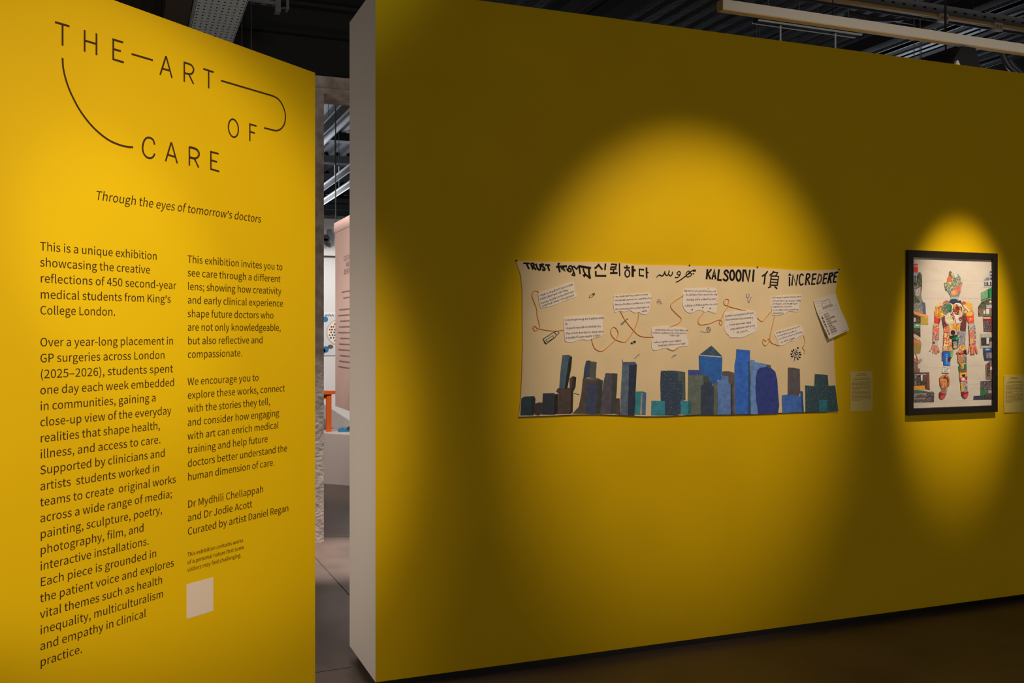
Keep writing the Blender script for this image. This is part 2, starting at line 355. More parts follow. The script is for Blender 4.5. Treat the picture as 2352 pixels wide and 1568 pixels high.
'8':'233|118,-5 168,5 202,34 214,74 206,110 188,137 162,155 162,157 181,176 196,201 203,232 193,274 164,302 118,313 75,303 45,275 34,234 40,205 55,182 76,163 76,162 49,142 28,114 19,76 32,34 67,5|139,167 104,183 79,204 69,234 75,261 93,278 118,284 146,277 164,257 170,229 167,207 156,187|118,23 85,31 62,51 53,80 59,107 74,131 96,150 136,132 166,109 177,75 170,48 149,30',
'9':'233|99,-5 153,12 194,67 211,167 197,249 160,297 107,313 63,301 31,266 18,213 29,160 59,128 103,117 129,121 153,134 174,154 162,79 134,38 97,26 78,29 60,37 45,50 24,26 44,10 68,-1|174,187 153,163 131,150 110,145 79,154 61,177 55,213 62,250 80,275 107,284 141,273 163,240',
',':'117|32,-80 64,-59 85,-29 93,8 89,32 78,48 61,53 46,50 36,40 32,26 35,12 46,2 60,-1 64,0 59,-24 45,-43 22,-57',
'.':'117|58,-5 72,-2 82,8 86,24 82,39 72,49 58,53 44,49 34,39 31,24 34,8 44,-2',
';':'117|58,164 72,168 82,178 86,193 82,209 72,219 58,223 44,219 34,209 31,193 34,178 44,168|32,-80 64,-59 85,-29 93,8 89,32 78,48 61,53 46,50 36,40 32,26 35,12 46,2 60,-1 64,0 59,-24 45,-43 22,-57',
'(':'142|100,-82 124,-72 94,-9 76,60 71,131 76,201 94,269 124,333 100,344 67,279 46,208 39,131 46,53 67,-18',
')':'142|42,-82 75,-18 96,53 103,131 96,208 75,279 42,344 18,333 48,269 66,201 72,131 66,60 48,-9 18,-72',
'–':'225|19,105 206,105 206,131 19,131',
'-':'146|19,103 127,103 127,132 19,132',
'!':'136|55,93 81,93 86,271 87,315 48,315 49,271|68,-5 82,-2 92,8 95,24 92,39 82,49 68,53 54,49 44,39 40,24 44,8 54,-2',
'&':'286|109,-5 143,-1 172,11 197,30 222,14 246,2 268,-5 279,26 261,33 241,43 221,56 243,90 261,126 275,166 239,166 228,132 213,102 196,75 167,101 140,130 118,162 151,187 177,217 187,253 180,285 159,306 126,313 89,304 65,278 56,241 58,218 65,194 76,169 46,145 24,117 15,80 27,36 60,6|172,50 154,37 134,28 113,25 82,32 61,52 53,82 58,104 72,124 92,142 115,109 143,78|103,187 95,206 90,224 89,242 93,264 107,281 127,287 144,282 153,269 156,252 149,227 129,206',
' ':'94',
}
GCAP = 307.0
_G = {}
def glyph(c):
    if c not in _G:
        if c == '’':                                     # raised comma
            a, cs = glyph(','); _G[c] = (a-14, [[(x-6, y+250) for x, y in p] for p in cs]); return _G[c]
        q = GLY[c].split('|')
        _G[c] = (int(q[0]), [[tuple(int(v) for v in p.split(',')) for p in s.split(' ')] for s in q[1:] if s])
    return _G[c]
def text_w(t): return sum(glyph(c)[0] for c in t)
def text_fill(mb, pl, lines, h, m, shear=0.0, bold=0.0, hand=0.0):
    """lines: (text, (a, b) of the baseline start, direction angle, x scale, cap height)"""
    cu = bpy.data.curves.new('tmp', 'CURVE'); cu.dimensions = '2D'; cu.fill_mode = 'FRONT'; cu.offset = bold
    rj = random.Random(len(lines)*7+len(lines[0][0]))
    for t, (a, b), ang, xs, cap in lines:
        s = cap/GCAP; pen = 0; ca, sa = math.cos(ang), math.sin(ang)
        for c in t:
            adv, cs = glyph(c)
            jr, jy, jk = (rj.uniform(-.16, .16)*hand, rj.uniform(-34, 34)*hand, 1+rj.uniform(-.16, .20)*hand)
            for poly in cs:
                sp = cu.splines.new('POLY'); sp.points.add(len(poly)-1); sp.use_cyclic_u = True
                for i, (x, y) in enumerate(poly):
                    X = (pen+x*jk+(shear-jr)*y)*s*xs; Y = (y*jk+jy+jr*x)*s
                    sp.points[i].co = (a+X*ca-Y*sa, b+X*sa+Y*ca, 0, 1)
            pen += adv
    o = bpy.data.objects.new('tmp', cu); COL.objects.link(o)
    dg = bpy.context.evaluated_depsgraph_get(); dg.update()
    me = o.evaluated_get(dg).to_mesh()
    fs = []
    vs = [v.co.copy() for v in me.vertices]
    for p in me.polygons:
        q = list(p.vertices)
        A, B, C = (vs[j] for j in q[:3])
        if (B-A).cross(C-A).z < 0: q = q[::-1]
        fs.append(tuple(q))
    mb.add([pl.P(v.x, v.y, h) for v in vs], fs, m)
    o.evaluated_get(dg).to_mesh_clear()
    bpy.data.objects.remove(o); bpy.data.curves.remove(cu)
    return mb
def fit(pl, t, p0, p1, cap):
    """line of text between two photo points on a plane"""
    a = pl.uv(*p0); b = pl.uv(*p1)
    L = math.hypot(b[0]-a[0], b[1]-a[1])
    return (t, a, math.atan2(b[1]-a[1], b[0]-a[0]), L/(text_w(t)*cap/GCAP), cap)

# ================================================================ the setting
M_floor = mat('polished_concrete', rgb(88, 73, 64), .34, 0, .05, 12, .28, 2.2)
def _floor_joints():
    nt = M_floor.node_tree; b = nt.nodes['Principled BSDF']
    n = nt.nodes.new('ShaderNodeTexNoise'); n.inputs['Scale'].default_value = 1.3; n.inputs['Detail'].default_value = 4
    nt.links.new(nt.nodes['Texture Coordinate'].outputs['Object'], n.inputs['Vector'])
    r = nt.nodes.new('ShaderNodeMapRange'); r.inputs[3].default_value = .22; r.inputs[4].default_value = .5
    nt.links.new(n.outputs['Fac'], r.inputs[0]); nt.links.new(r.outputs[0], b.inputs['Roughness'])
_floor_joints()
M_joint = mat('joint_filler', rgb(28, 24, 22), .9)
M_yellow = mat('yellow_paint', (.75, .50, .0015, 1), .55, 0, .03, 220, .03, 3, spec=.12)
M_white = mat('white_paint', rgb(205, 196, 184), .6, 0, .02, 150)
M_edge = mat('mdf_edge', rgb(214, 202, 188), .7, 0, .02, 150)
M_black = mat('black_paint', rgb(18, 18, 18), .7, 0, .1, 40)
M_skirt = mat('black_skirting', rgb(16, 14, 13), .35)
M_deck = mat('dark_steel_deck', rgb(34, 35, 38), .55, .1, .6, 26, .75, 22, stretch=(3, .35, 3))
M_conc = mat('raw_concrete', rgb(196, 182, 170), .85, 0, .6, 40, .35, 14)
M_grey = mat('grey_render', rgb(140, 144, 150), .8, 0, .05, 40)
M_far = mat('gallery_white', rgb(222, 222, 224), .7, 0, .02, 80)

fl = MB().box((-6, -8, -.1), (8, 17, 0), M_floor)
floor = struct(fl.build('floor'))
j = MB()
def joint(p, q, w_=.006):
    p, q = Vector(p), Vector(q); d = (q-p).normalized(); n = Vector((-d.y, d.x, 0))*w_/2
    a, b = p-n, p+n; c, e = q-n, q+n
    j.add([a+Vector((0, 0, .0006)), c+Vector((0, 0, .0006)), e+Vector((0, 0, .0006)), b+Vector((0, 0, .0006))], [(0, 1, 2, 3)], M_joint)
p, q = at_z(724, 1280, 0), at_z(806, 1370, 0); d = (q-p).normalized(); joint(p-d*3, q+d*.9)
p, q = at_z(738, 1233, 0), at_z(806, 1232, 0); d = (q-p).normalized(); joint(p-d*3, q+d*.8, .008)
p, q = at_z(738, 1542, 0), at_z(806, 1532, 0); d = (q-p).normalized(); joint(p-d*.2, q, .004)
j.build('joint', floor)['label'] = 'dark saw-cut joints in the concrete floor'

# long yellow wall with a white end
wl = MB()
Z0 = .036
wl.add([(0, 0, Z0), (7.9, 0, Z0), (7.9, 0, 3), (0, 0, 3)], [(0, 1, 2, 3)], M_yellow)
wl.add([(0, .517, Z0), (0, 0, Z0), (0, 0, 3), (0, .517, 3)], [(0, 1, 2, 3)], M_edge)
wl.add([(7.9, .517, Z0), (0, .517, Z0), (0, .517, 3), (7.9, .517, 3)], [(0, 1, 2, 3)], M_white)
wl.add([(0, 0, 3), (7.9, 0, 3), (7.9, .517, 3), (0, .517, 3)], [(0, 1, 2, 3)], M_white)
wl.add([(0, 0, Z0), (0, .517, Z0), (7.9, .517, Z0), (7.9, 0, Z0)], [(0, 1, 2, 3)], M_white)
wl.add([(7.9, 0, Z0), (7.9, .517, Z0), (7.9, .517, 3), (7.9, 0, 3)], [(0, 1, 2, 3)], M_white)
struct(wl.build('wall_right', origin=Vector((4, .26, 0))))
struct(MB().box((.03, .025, 0), (7.9, .49, Z0), M_skirt).build('baseboard_right'))

# outer walls
struct(MB().box((-6.1, -8, 0), (-6, 17, 4.5), M_black).build('wall_left'))
struct(MB().box((8, -8, 0), (8.1, 17, 4.5), M_black).build('wall_east'))
struct(MB().box((-6, 16.9, 0), (8, 17, 4.5), M_grey).build('wall_back'))

# ribbed steel deck of the ceiling
cl = MB(); x = -6.0
prof = [(0, 0), (.07, 0), (.09, .06), (.17, .06), (.19, 0)]
xs = []
while x < 8.0:
    xs += [(x+a, 4.5+b) for a, b in prof]; x += .19
vs = [(a, -8, b) for a, b in xs]+[(a, 17, b) for a, b in xs]; n = len(xs)
cl.add(vs, [(i, i+n, i+n+1, i+1) for i in range(n-1)], M_deck)
struct(cl.build('ceiling'))

# raw concrete portal behind the panel: post, lintel, black wall above
pt = MB()
pt.box((-.10, 3.0, 0), (.345, 3.32, 3.262), M_conc)
pt.box((1.75, 3.0, 0), (2.1, 3.32, 3.262), M_conc)
pt.box((-.10, 3.0, 3.262), (2.1, 3.32, 3.30), M_conc)
pt.box((-.10, 2.97, 3.30), (2.1, 3.34, 3.38), M_conc)
struct(pt.build('trim_1'))
struct(MB().box((-6, 2.99, 3.381), (1.35, 3.33, 4.5), M_black).box((-6, 2.99, 0), (-.101, 3.33, 3.381), M_black).build('wall_north'))

# ================================================================ text panel
panel = thing('exhibition_panel', PANEL.P(PW/2, 0, -.05), 'freestanding yellow exhibition panel titled THE ART OF CARE with two columns of text', 'panel')
pb = MB()
P = PANEL.P
pb.add([P(0, 0), P(PW, 0), P(PW, PH), P(0, PH)], [(0, 1, 2, 3)], mat('yellow_board', (.75, .51, .003, 1), .42, 0, .02, 220, .02, 3, spec=.3))
TH = -.10
pb.add([P(PW, 0), P(PW, 0, TH), P(PW, PH, TH), P(PW, PH)], [(0, 1, 2, 3)], M_edge)
pb.add([P(0, 0, TH), P(0, 0), P(0, PH), P(0, PH, TH)], [(0, 1, 2, 3)], M_edge)
pb.add([P(PW, 0, TH), P(0, 0, TH), P(0, PH, TH), P(PW, PH, TH)], [(0, 1, 2, 3)], M_edge)
pb.add([P(0, PH), P(PW, PH), P(PW, PH, TH), P(0, PH, TH)], [(0, 1, 2, 3)], M_edge)
pb.add([P(0, 0), P(0, 0, TH), P(PW, 0, TH), P(PW, 0)], [(0, 1, 2, 3)], M_edge)
pb.build('board', panel)
M_ink = mat('brown_vinyl', (.05, .026, .006, 1), .5, spec=.2)
INKH = .0008
def zz(k): return lambda pts: [(x*k, y*k) for x, y in pts]
t1 = zz(740/2072)
tl = MB(); SW = .0054
def tstroke(pts, smooth=False, w_=SW):
    q = t1(pts)
    if smooth: q = smoothline(q, 6)
    tl.ribbon(PANEL, [PANEL.uv(*p) for p in q], w_, INKH+.00003*len(tl.f), M_ink)
def ell(cx, cy, rx, ry, sl=0, n=40): return [(cx+rx*math.cos(2*math.pi*i/n), cy+ry*math.sin(2*math.pi*i/n)+sl*rx*math.cos(2*math.pi*i/n)) for i in range(n+1)]
TITLE = {
 'THE': ([[(352, 142), (446, 169)], [(401, 156), (401, 293)], [(543, 193), (543, 332)], [(619, 215), (619, 354)], [(543, 260), (619, 283)],
          [(727, 249), (727, 386)], [(721, 252), (790, 273)], [(727, 315), (776, 329)], [(727, 381), (795, 401)]], []),
 'ART': ([[(1029, 481), (1065, 366), (1069, 367), (1105, 501)], [(1043, 440), (1092, 455)], [(1184, 398), (1184, 525)], [(1213, 476), (1244, 541)], [(1306, 442), (1373, 464)], [(1341, 455), (1341, 568)]],
         [[(1180, 401), (1205, 408), (1228, 418), (1242, 437), (1243, 456), (1232, 473), (1212, 476), (1184, 468)]]),
 'OF': ([[(1606, 794), (1606, 907)], [(1601, 797), (1649, 810)], [(1606, 846), (1638, 856)], ell(1500, 824, 32, 57, .27)], []),
 'CARE': ([[(1064, 1037), (1099, 919), (1103, 920), (1139, 1050)], [(1077, 994), (1126, 1009)], [(1217, 943), (1217, 1065)], [(1247, 1015), (1277, 1078)], [(1355, 972), (1355, 1092)], [(1350, 974), (1405, 989)], [(1355, 1029), (1395, 1041)], [(1355, 1087), (1409, 1102)]],
          [[(993, 930), (984, 900), (964, 886), (944, 886), (926, 904), (916, 945), (922, 984), (940, 1008), (962, 1016), (982, 1009), (994, 988)], [(1213, 945), (1240, 951), (1262, 961), (1275, 980), (1275, 998), (1264, 1013), (1245, 1017), (1217, 1010)]])}
for word, (st_, cu_) in TITLE.items():
    tl = MB()
    for q in st_: tstroke(q)
    for q in cu_: tstroke(q, True)
    tl.build('title_word', panel)['label'] = 'title word '+word
tl = MB(); tstroke([(845, 347), (982, 387)]); tl.build('title_line', panel)['label'] = 'short dash between THE and ART'
tl = MB(); tstroke([(401, 373), (406, 440), (425, 520), (460, 610), (520, 720), (600, 820), (690, 895), (770, 932), (830, 945), (855, 946)], True); tl.build('title_line', panel)['label'] = 'long arc sweeping from THE down to CARE'
cv = smoothline(t1([(1755, 617), (1790, 638), (1818, 680), (1834, 735), (1830, 790), (1808, 826), (1780, 840), (1762, 838)]), 6)
tl = MB(); tl.ribbon(PANEL, [PANEL.uv(*p) for p in t1([(1420, 518)])+cv+t1([(1697, 822)])], SW, INKH, M_ink)
tl.build('title_line', panel)['label'] = 'line hooking round from ART back to OF'
sb = MB()
text_fill(sb, PANEL, [fit(PANEL, 'Through the eyes of tomorrow’s doctors', (218, 458), (599, 511.6), .0242)], INKH, M_ink, .16)
sb.build('subtitle_lettering', panel)['label'] = 'slanted brown line reading Through the eyes of tomorrow’s doctors'
COL1 = [('This is a unique exhibition', 361), ('showcasing the creative', 345), ('reflections of 450 second-year', 404.5), ('medical students from King’s', 392.5), ('College London.', 265.5), None,
 ('Over a year-long placement in', 398.5), ('GP surgeries across London', 379), ('(2025–2026), students spent', 397.5), ('one day each week embedded', 401), ('in communities, gaining a', 358.5), ('close-up view of the everyday', 393.5),
 ('realities that shape health,', 368), ('illness, and access to care.', 369.5), ('Supported by clinicians and', 379.5), ('artists  students worked in', 366.5), ('teams to create  original works', 404), ('across a wide range of media;', 395.5),
 ('painting, sculpture, poetry,', 373), ('photography, film, and', 331), ('interactive installations.', 342.5), ('Each piece is grounded in', 360), ('the patient voice and explores', 399.5), ('vital themes such as health', 373.5),
 ('inequality, multiculturalism', 375.5), ('and empathy in clinical', 335.5), ('practice.', 189.5)]
COL2 = [('This exhibition invites you to', 649), ('see care through a different', 644), ('lens; showing how creativity', 646), ('and early clinical experience', 650), ('shape future doctors who', 628.5), ('are not only knowledgeable,', 645), ('but also reflective and', 604), ('compassionate.', 557), None,
 ('We encourage you to', 594.5), ('explore these works, connect', 654), ('with the stories they tell,', 620.5), ('and consider how engaging', 641), ('with art can enrich medical', 640), ('training and help future', 615), ('doctors better understand the', 659.5), ('human dimension of care.', 631), None,
 ('Dr Mydhili Chellappah', 605), ('and Dr Jodie Acott', 579), ('Curated by artist Daniel Regan', 663)]
def vrow(v, x): return HY + v*(2371-x)
def column(rows, x0, v0, dv, cap, name):
    block = []; first = [None]
    def flush():
        if block:
            b = MB(); text_fill(b, PANEL, block, INKH, M_ink)
            o = b.build(name, panel); o['label'] = 'paragraph beginning '+first[0]
            block.clear(); first[0] = None
    for k, r in enumerate(rows):
        if r is None: flush(); continue
        v = v0+k*dv
        block.append(fit(PANEL, r[0], (x0, vrow(v, x0)), (r[1], vrow(v, r[1])), cap))
        if first[0] is None: first[0] = ' '.join(r[0].split()[:4])
    flush()
column(COL1, 91, -.0822, .01613, .0217, 'text_paragraph')
column(COL2, 430, -.0821, .01613, .0217, 'text_paragraph')
column([('This exhibition contains works', 558.5), ('of a personal nature that some', 560.5), ('visitors may find challenging.', 554)], 430, .2660, .00896, .0120, 'small_print')
M_stk = mat('white_sticker', rgb(226, 214, 204), .45)
MB().plate(PANEL, [PANEL.uv(*p) for p in ((428.6, 1341.5), (489.6, 1325), (489.6, 1402.5), (428.6, 1421))], INKH, M_stk, 0).build('sticker', panel)['label'] = 'blank white square sticker low on the panel'

# ================================================================ banner on the wall
def Z(ox, oy, k): return lambda pts: [(ox+k*x, oy+k*y) for x, y in pts]
z1, z2 = Z(1170, 580, .17007), Z(1550, 580, .17432)
z3, z4 = Z(1170, 780, .17007), Z(1550, 780, .17432)
def wuv(pts, pl=None): return [(pl or WALL).uv(*p) for p in pts]
LB = (.62, .46, .34)                                     # how strongly the banner's spot lights it
def seen(r, g, b, L=LB): return tuple(min(.86, lin(c)/l) for c, l in zip((r, g, b), L))+(1,)
M_cloth = mat('cream_canvas', (.80, .66, .42, 1), .85, 0, .12, 260, .05, 5)
M_note = mat('note_paper', (.86, .80, .76, 1), .75, 0, .05, 120)
M_pen = mat('pen_ink', (.05, .038, .03, 1), .7, spec=.1)
M_mark = mat('black_marker', (.016, .013, .012, 1), .7, spec=.1)
M_mark2 = mat('worn_marker', (.10, .065, .03, 1), .6)
M_yarn = mat('orange_yarn', seen(208, 122, 62), .9, 0, .3, 900)
banner = thing('banner', WALL.P(1.55, 1.08, 0), 'wide cream canvas banner with a painted blue skyline and TRUST written in many languages', 'banner')
OUT = ([(1183.5, 597), (1192, 599.5), (1215, 600.2), (1238, 601), (1396, 602), (1425, 604), (1459, 608), (1570, 610), (1583, 610.5), (1654, 612.6), (1737, 614), (1794, 618.7), (1846, 621.8), (1898, 619.7), (1926.5, 618)],
       [(1922, 634), (1917, 670), (1914, 720), (1913.5, 780), (1914.3, 820), (1916, 850), (1919.6, 909), (1923, 946.5)],
       [(1898, 945.6), (1846, 946.5), (1794, 948), (1724, 951.7), (1654, 952.6), (1602, 952.6), (1550, 954.5), (1527, 956), (1476, 956.5), (1425, 953.5), (1374, 951.8), (1323, 952), (1272, 954.3), (1221, 956.5), (1190.4, 957.2)],
       [(1192, 946.7), (1194.7, 924.6), (1198, 865), (1199.8, 800), (1199.3, 733), (1199, 665), (1195.5, 631), (1188.7, 610.6)])
BH = .006
MB().plate(WALL, wuv(OUT[0]+OUT[1]+OUT[2]+OUT[3]), BH, M_cloth, .001).build('canvas', banner)
hm = MB(); hm.ribbon(WALL, wuv(OUT[2]), .003, BH+.0008, M_pen); hm.build('hem', banner)['label'] = 'thin dark hem line along the bottom of the canvas'
for px, py in ((1185, 598.5), (1582, 609.5), (1737.5, 613.5), (1924.5, 619)):
    c = WALL.uv(px, py); MB().disc(WALL, c, .004, .004, BH+.003, M_mark, 10, BH).build('pin', banner)
# skyline
_tc = [0]
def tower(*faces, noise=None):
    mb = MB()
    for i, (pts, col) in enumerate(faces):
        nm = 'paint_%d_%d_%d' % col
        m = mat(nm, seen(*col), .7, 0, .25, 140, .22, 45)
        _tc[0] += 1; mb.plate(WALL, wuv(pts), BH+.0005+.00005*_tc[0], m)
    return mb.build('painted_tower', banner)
def speck(name, col):
    m = mat(name, seen(*col), .6)
    if 'done' in m: return
    m['done'] = 1
    nt = m.node_tree; b = nt.nodes['Principled BSDF']
    v = nt.nodes.new('ShaderNodeTexVoronoi'); v.inputs['Scale'].default_value = 150
    nt.links.new(nt.nodes['Texture Coordinate'].outputs['Object'], v.inputs['Vector'])
    r = nt.nodes.new('ShaderNodeValToRGB'); r.color_ramp.elements[0].position = .12; r.color_ramp.elements[1].position = .2
    r.color_ramp.elements[0].color = seen(150, 145, 135); r.color_ramp.elements[1].color = seen(*col)
    nt.links.new(v.outputs['Distance'], r.inputs[0]); nt.links.new(r.outputs[0], b.inputs['Base Color'])
for c in ((36, 46, 58), (40, 56, 58), (45, 60, 68)): speck('paint_%d_%d_%d' % c, c)
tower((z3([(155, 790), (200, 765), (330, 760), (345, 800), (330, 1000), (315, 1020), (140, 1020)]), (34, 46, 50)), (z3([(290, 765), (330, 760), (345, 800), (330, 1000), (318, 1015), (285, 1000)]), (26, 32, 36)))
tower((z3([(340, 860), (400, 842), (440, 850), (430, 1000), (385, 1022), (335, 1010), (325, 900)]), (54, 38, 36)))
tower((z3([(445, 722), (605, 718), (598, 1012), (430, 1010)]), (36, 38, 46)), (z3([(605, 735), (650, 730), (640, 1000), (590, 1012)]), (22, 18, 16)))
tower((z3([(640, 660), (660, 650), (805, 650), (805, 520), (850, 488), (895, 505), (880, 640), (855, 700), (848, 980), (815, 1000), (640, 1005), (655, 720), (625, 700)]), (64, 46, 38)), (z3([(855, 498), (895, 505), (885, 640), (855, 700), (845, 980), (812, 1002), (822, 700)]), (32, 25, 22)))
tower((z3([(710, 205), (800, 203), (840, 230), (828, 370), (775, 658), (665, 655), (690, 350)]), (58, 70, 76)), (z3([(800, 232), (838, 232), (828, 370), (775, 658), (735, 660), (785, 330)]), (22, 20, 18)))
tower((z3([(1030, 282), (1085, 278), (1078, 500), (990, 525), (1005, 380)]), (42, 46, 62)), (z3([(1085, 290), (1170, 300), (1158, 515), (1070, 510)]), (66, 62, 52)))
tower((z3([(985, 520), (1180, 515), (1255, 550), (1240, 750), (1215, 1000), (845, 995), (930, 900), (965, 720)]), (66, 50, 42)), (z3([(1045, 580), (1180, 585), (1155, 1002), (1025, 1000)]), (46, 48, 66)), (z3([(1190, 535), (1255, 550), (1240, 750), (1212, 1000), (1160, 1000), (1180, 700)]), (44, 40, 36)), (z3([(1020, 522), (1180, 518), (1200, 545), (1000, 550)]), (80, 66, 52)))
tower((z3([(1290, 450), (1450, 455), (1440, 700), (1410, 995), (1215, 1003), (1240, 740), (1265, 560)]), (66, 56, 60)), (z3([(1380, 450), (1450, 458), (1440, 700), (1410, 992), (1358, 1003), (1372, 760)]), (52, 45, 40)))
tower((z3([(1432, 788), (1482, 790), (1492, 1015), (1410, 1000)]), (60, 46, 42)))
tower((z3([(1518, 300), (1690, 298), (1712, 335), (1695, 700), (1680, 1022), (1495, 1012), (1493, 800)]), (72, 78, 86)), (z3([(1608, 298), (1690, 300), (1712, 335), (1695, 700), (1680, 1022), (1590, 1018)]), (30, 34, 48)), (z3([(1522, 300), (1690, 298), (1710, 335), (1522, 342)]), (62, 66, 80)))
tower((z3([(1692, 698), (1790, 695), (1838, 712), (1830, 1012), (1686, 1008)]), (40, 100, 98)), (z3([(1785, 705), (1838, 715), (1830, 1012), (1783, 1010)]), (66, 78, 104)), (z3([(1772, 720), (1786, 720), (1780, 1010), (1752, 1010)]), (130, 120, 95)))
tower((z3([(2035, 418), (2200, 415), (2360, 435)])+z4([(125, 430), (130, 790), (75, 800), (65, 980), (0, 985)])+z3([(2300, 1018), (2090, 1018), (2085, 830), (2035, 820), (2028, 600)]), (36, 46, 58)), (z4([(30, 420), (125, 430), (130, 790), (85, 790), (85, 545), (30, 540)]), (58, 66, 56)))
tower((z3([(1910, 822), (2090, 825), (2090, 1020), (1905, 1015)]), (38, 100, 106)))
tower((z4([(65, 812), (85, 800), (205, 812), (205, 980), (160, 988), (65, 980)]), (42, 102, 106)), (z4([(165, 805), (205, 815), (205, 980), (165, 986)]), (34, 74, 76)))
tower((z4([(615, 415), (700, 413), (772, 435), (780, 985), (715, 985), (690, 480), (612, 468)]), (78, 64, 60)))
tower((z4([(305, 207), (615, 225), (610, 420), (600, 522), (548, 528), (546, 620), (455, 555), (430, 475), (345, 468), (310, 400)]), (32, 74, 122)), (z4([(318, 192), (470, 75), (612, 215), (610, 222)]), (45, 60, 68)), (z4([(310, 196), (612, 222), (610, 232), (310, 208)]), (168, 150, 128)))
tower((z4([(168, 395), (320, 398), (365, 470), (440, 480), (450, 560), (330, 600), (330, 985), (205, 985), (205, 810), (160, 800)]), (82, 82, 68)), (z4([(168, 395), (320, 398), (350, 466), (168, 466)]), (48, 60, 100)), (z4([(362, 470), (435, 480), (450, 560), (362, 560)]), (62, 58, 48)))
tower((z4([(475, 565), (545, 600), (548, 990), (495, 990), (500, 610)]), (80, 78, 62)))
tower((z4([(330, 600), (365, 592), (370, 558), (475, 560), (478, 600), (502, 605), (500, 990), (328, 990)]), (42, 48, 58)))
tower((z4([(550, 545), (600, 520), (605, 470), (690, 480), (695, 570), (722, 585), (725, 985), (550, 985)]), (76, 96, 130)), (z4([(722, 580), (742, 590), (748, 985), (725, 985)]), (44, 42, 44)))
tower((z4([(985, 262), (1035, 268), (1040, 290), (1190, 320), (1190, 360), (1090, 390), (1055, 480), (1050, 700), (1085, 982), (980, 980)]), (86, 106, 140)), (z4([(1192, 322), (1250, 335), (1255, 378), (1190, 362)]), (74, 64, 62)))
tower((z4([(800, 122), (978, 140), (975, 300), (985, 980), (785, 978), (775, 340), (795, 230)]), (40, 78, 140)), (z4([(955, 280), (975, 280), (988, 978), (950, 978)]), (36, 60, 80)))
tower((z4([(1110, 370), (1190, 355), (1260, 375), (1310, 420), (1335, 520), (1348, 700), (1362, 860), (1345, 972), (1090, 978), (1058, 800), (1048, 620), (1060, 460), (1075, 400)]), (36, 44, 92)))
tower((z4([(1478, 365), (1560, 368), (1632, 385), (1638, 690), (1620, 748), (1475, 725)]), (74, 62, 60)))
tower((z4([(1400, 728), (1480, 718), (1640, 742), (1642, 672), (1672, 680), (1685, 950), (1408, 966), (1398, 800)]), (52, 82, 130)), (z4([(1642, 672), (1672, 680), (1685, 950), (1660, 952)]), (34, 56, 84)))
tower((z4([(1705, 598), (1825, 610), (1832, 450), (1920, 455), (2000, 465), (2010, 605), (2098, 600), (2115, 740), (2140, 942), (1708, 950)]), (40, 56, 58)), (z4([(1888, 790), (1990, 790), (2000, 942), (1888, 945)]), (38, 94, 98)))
# headline
def strokes(name, label, zf, items, m=M_mark):
    mb = MB()
    for ii, it in enumerate(items):
        pts, wpx = it[0], it[1]; hh = BH+.0011+.00004*ii
        q = zf(pts)
        if len(it) > 2 and it[2] == 's': q = smoothline(q, 5)
        uv = wuv(q); sc = abs(WALL.uv(q[0][0]+1, q[0][1])[0]-WALL.uv(*q[0])[0])
        if len(it) > 2 and it[2] == 'fill': mb.plate(WALL, uv, hh, it[3] if len(it) > 3 else m)
        else: mb.ribbon(WALL, uv, wpx*sc*1.04, hh, it[3] if len(it) > 3 else m)
    o = mb.build(name, banner)
    if label: o['label'] = label
    return o
k1, k2, k3 = Z(1190, 590, .076531), Z(1355, 595, .063776), Z(1495, 605, .05102)
k4, k5 = Z(1605, 605, .082908), Z(1790, 610, .063776)
w1 = 3.6
strokes('headline_word', 'bold hand-lettered word TRUST', k1, [([(140, 188), (330, 196)], w1), ([(235, 200), (310, 365)], w1), ([(365, 190), (430, 382)], w1), ([(365, 195), (430, 195), (465, 225), (450, 265), (395, 285)], w1, 's'), ([(430, 280), (525, 388)], w1),
    ([(515, 205), (560, 330), (610, 385), (650, 370), (655, 300), (635, 210)], w1, 's'), ([(755, 240), (705, 215), (680, 255), (770, 330), (785, 385), (750, 400), (705, 365)], w1, 's'), ([(795, 240), (945, 248)], w1), ([(870, 245), (920, 422)], w1)])
strokes('headline_word', 'hand-lettered word in Bengali script', k1, [([(1125, 300), (1450, 280)], 4.4), ([(1195, 180), (1188, 270), (1240, 460)], 3.8), ([(1170, 195), (1245, 205)], 3), ([(1330, 310), (1280, 350), (1395, 425), (1330, 310)], 3.2),
    ([(1440, 340), (1490, 420), (1560, 440), (1570, 380), (1510, 340), (1460, 420)], 3, 's'), ([(1490, 320), (1520, 280), (1575, 270), (1610, 330), (1640, 420), (1690, 560)], 3, 's'), ([(1690, 565), (1600, 540), (1655, 460)], 3),
    ([(1600, 300), (1660, 285), (1735, 365), (1800, 280)], 3.2), ([(1790, 275), (2170, 335)], 4.6), ([(1815, 300), (1845, 510)], 3.4), ([(1930, 340), (1955, 430), (2000, 520), (1970, 590), (1940, 545), (1990, 520), (2060, 570), (2145, 650)], 3.2), ([(2105, 340), (2110, 480), (2145, 650)], 4)])
strokes('headline_word', 'hand-lettered word in Korean script', k2, [([(290, 165), (285, 225), (150, 340)], 4), ([(300, 225), (430, 378)], 3.6), ([(538, 158), (515, 398)], 3.4), ([(185, 430), (192, 602), (565, 606)], 3.8),
    ([(735, 185), (930, 190), (905, 285), (740, 290), (725, 375), (930, 350)], 3.2), ([(828, 370), (825, 490)], 3), ([(700, 500), (970, 496)], 3.8), ([(1038, 150), (1040, 380), (1050, 610)], 2.8),
    ([(1305, 222), (1310, 290)], 3.2), ([(1200, 296), (1300, 318), (1410, 310)], 3), (ell(1322, 512, 84, 128), 2.6), ([(1516, 242), (1516, 642)], 5), ([(1515, 405), (1620, 402)], 4.4),
    ([(1925, 385), (1755, 362), (1762, 590), (1920, 606)], 2.8), ([(2010, 298), (2020, 690)], 3.2), ([(2015, 478), (2085, 484)], 2.8)])
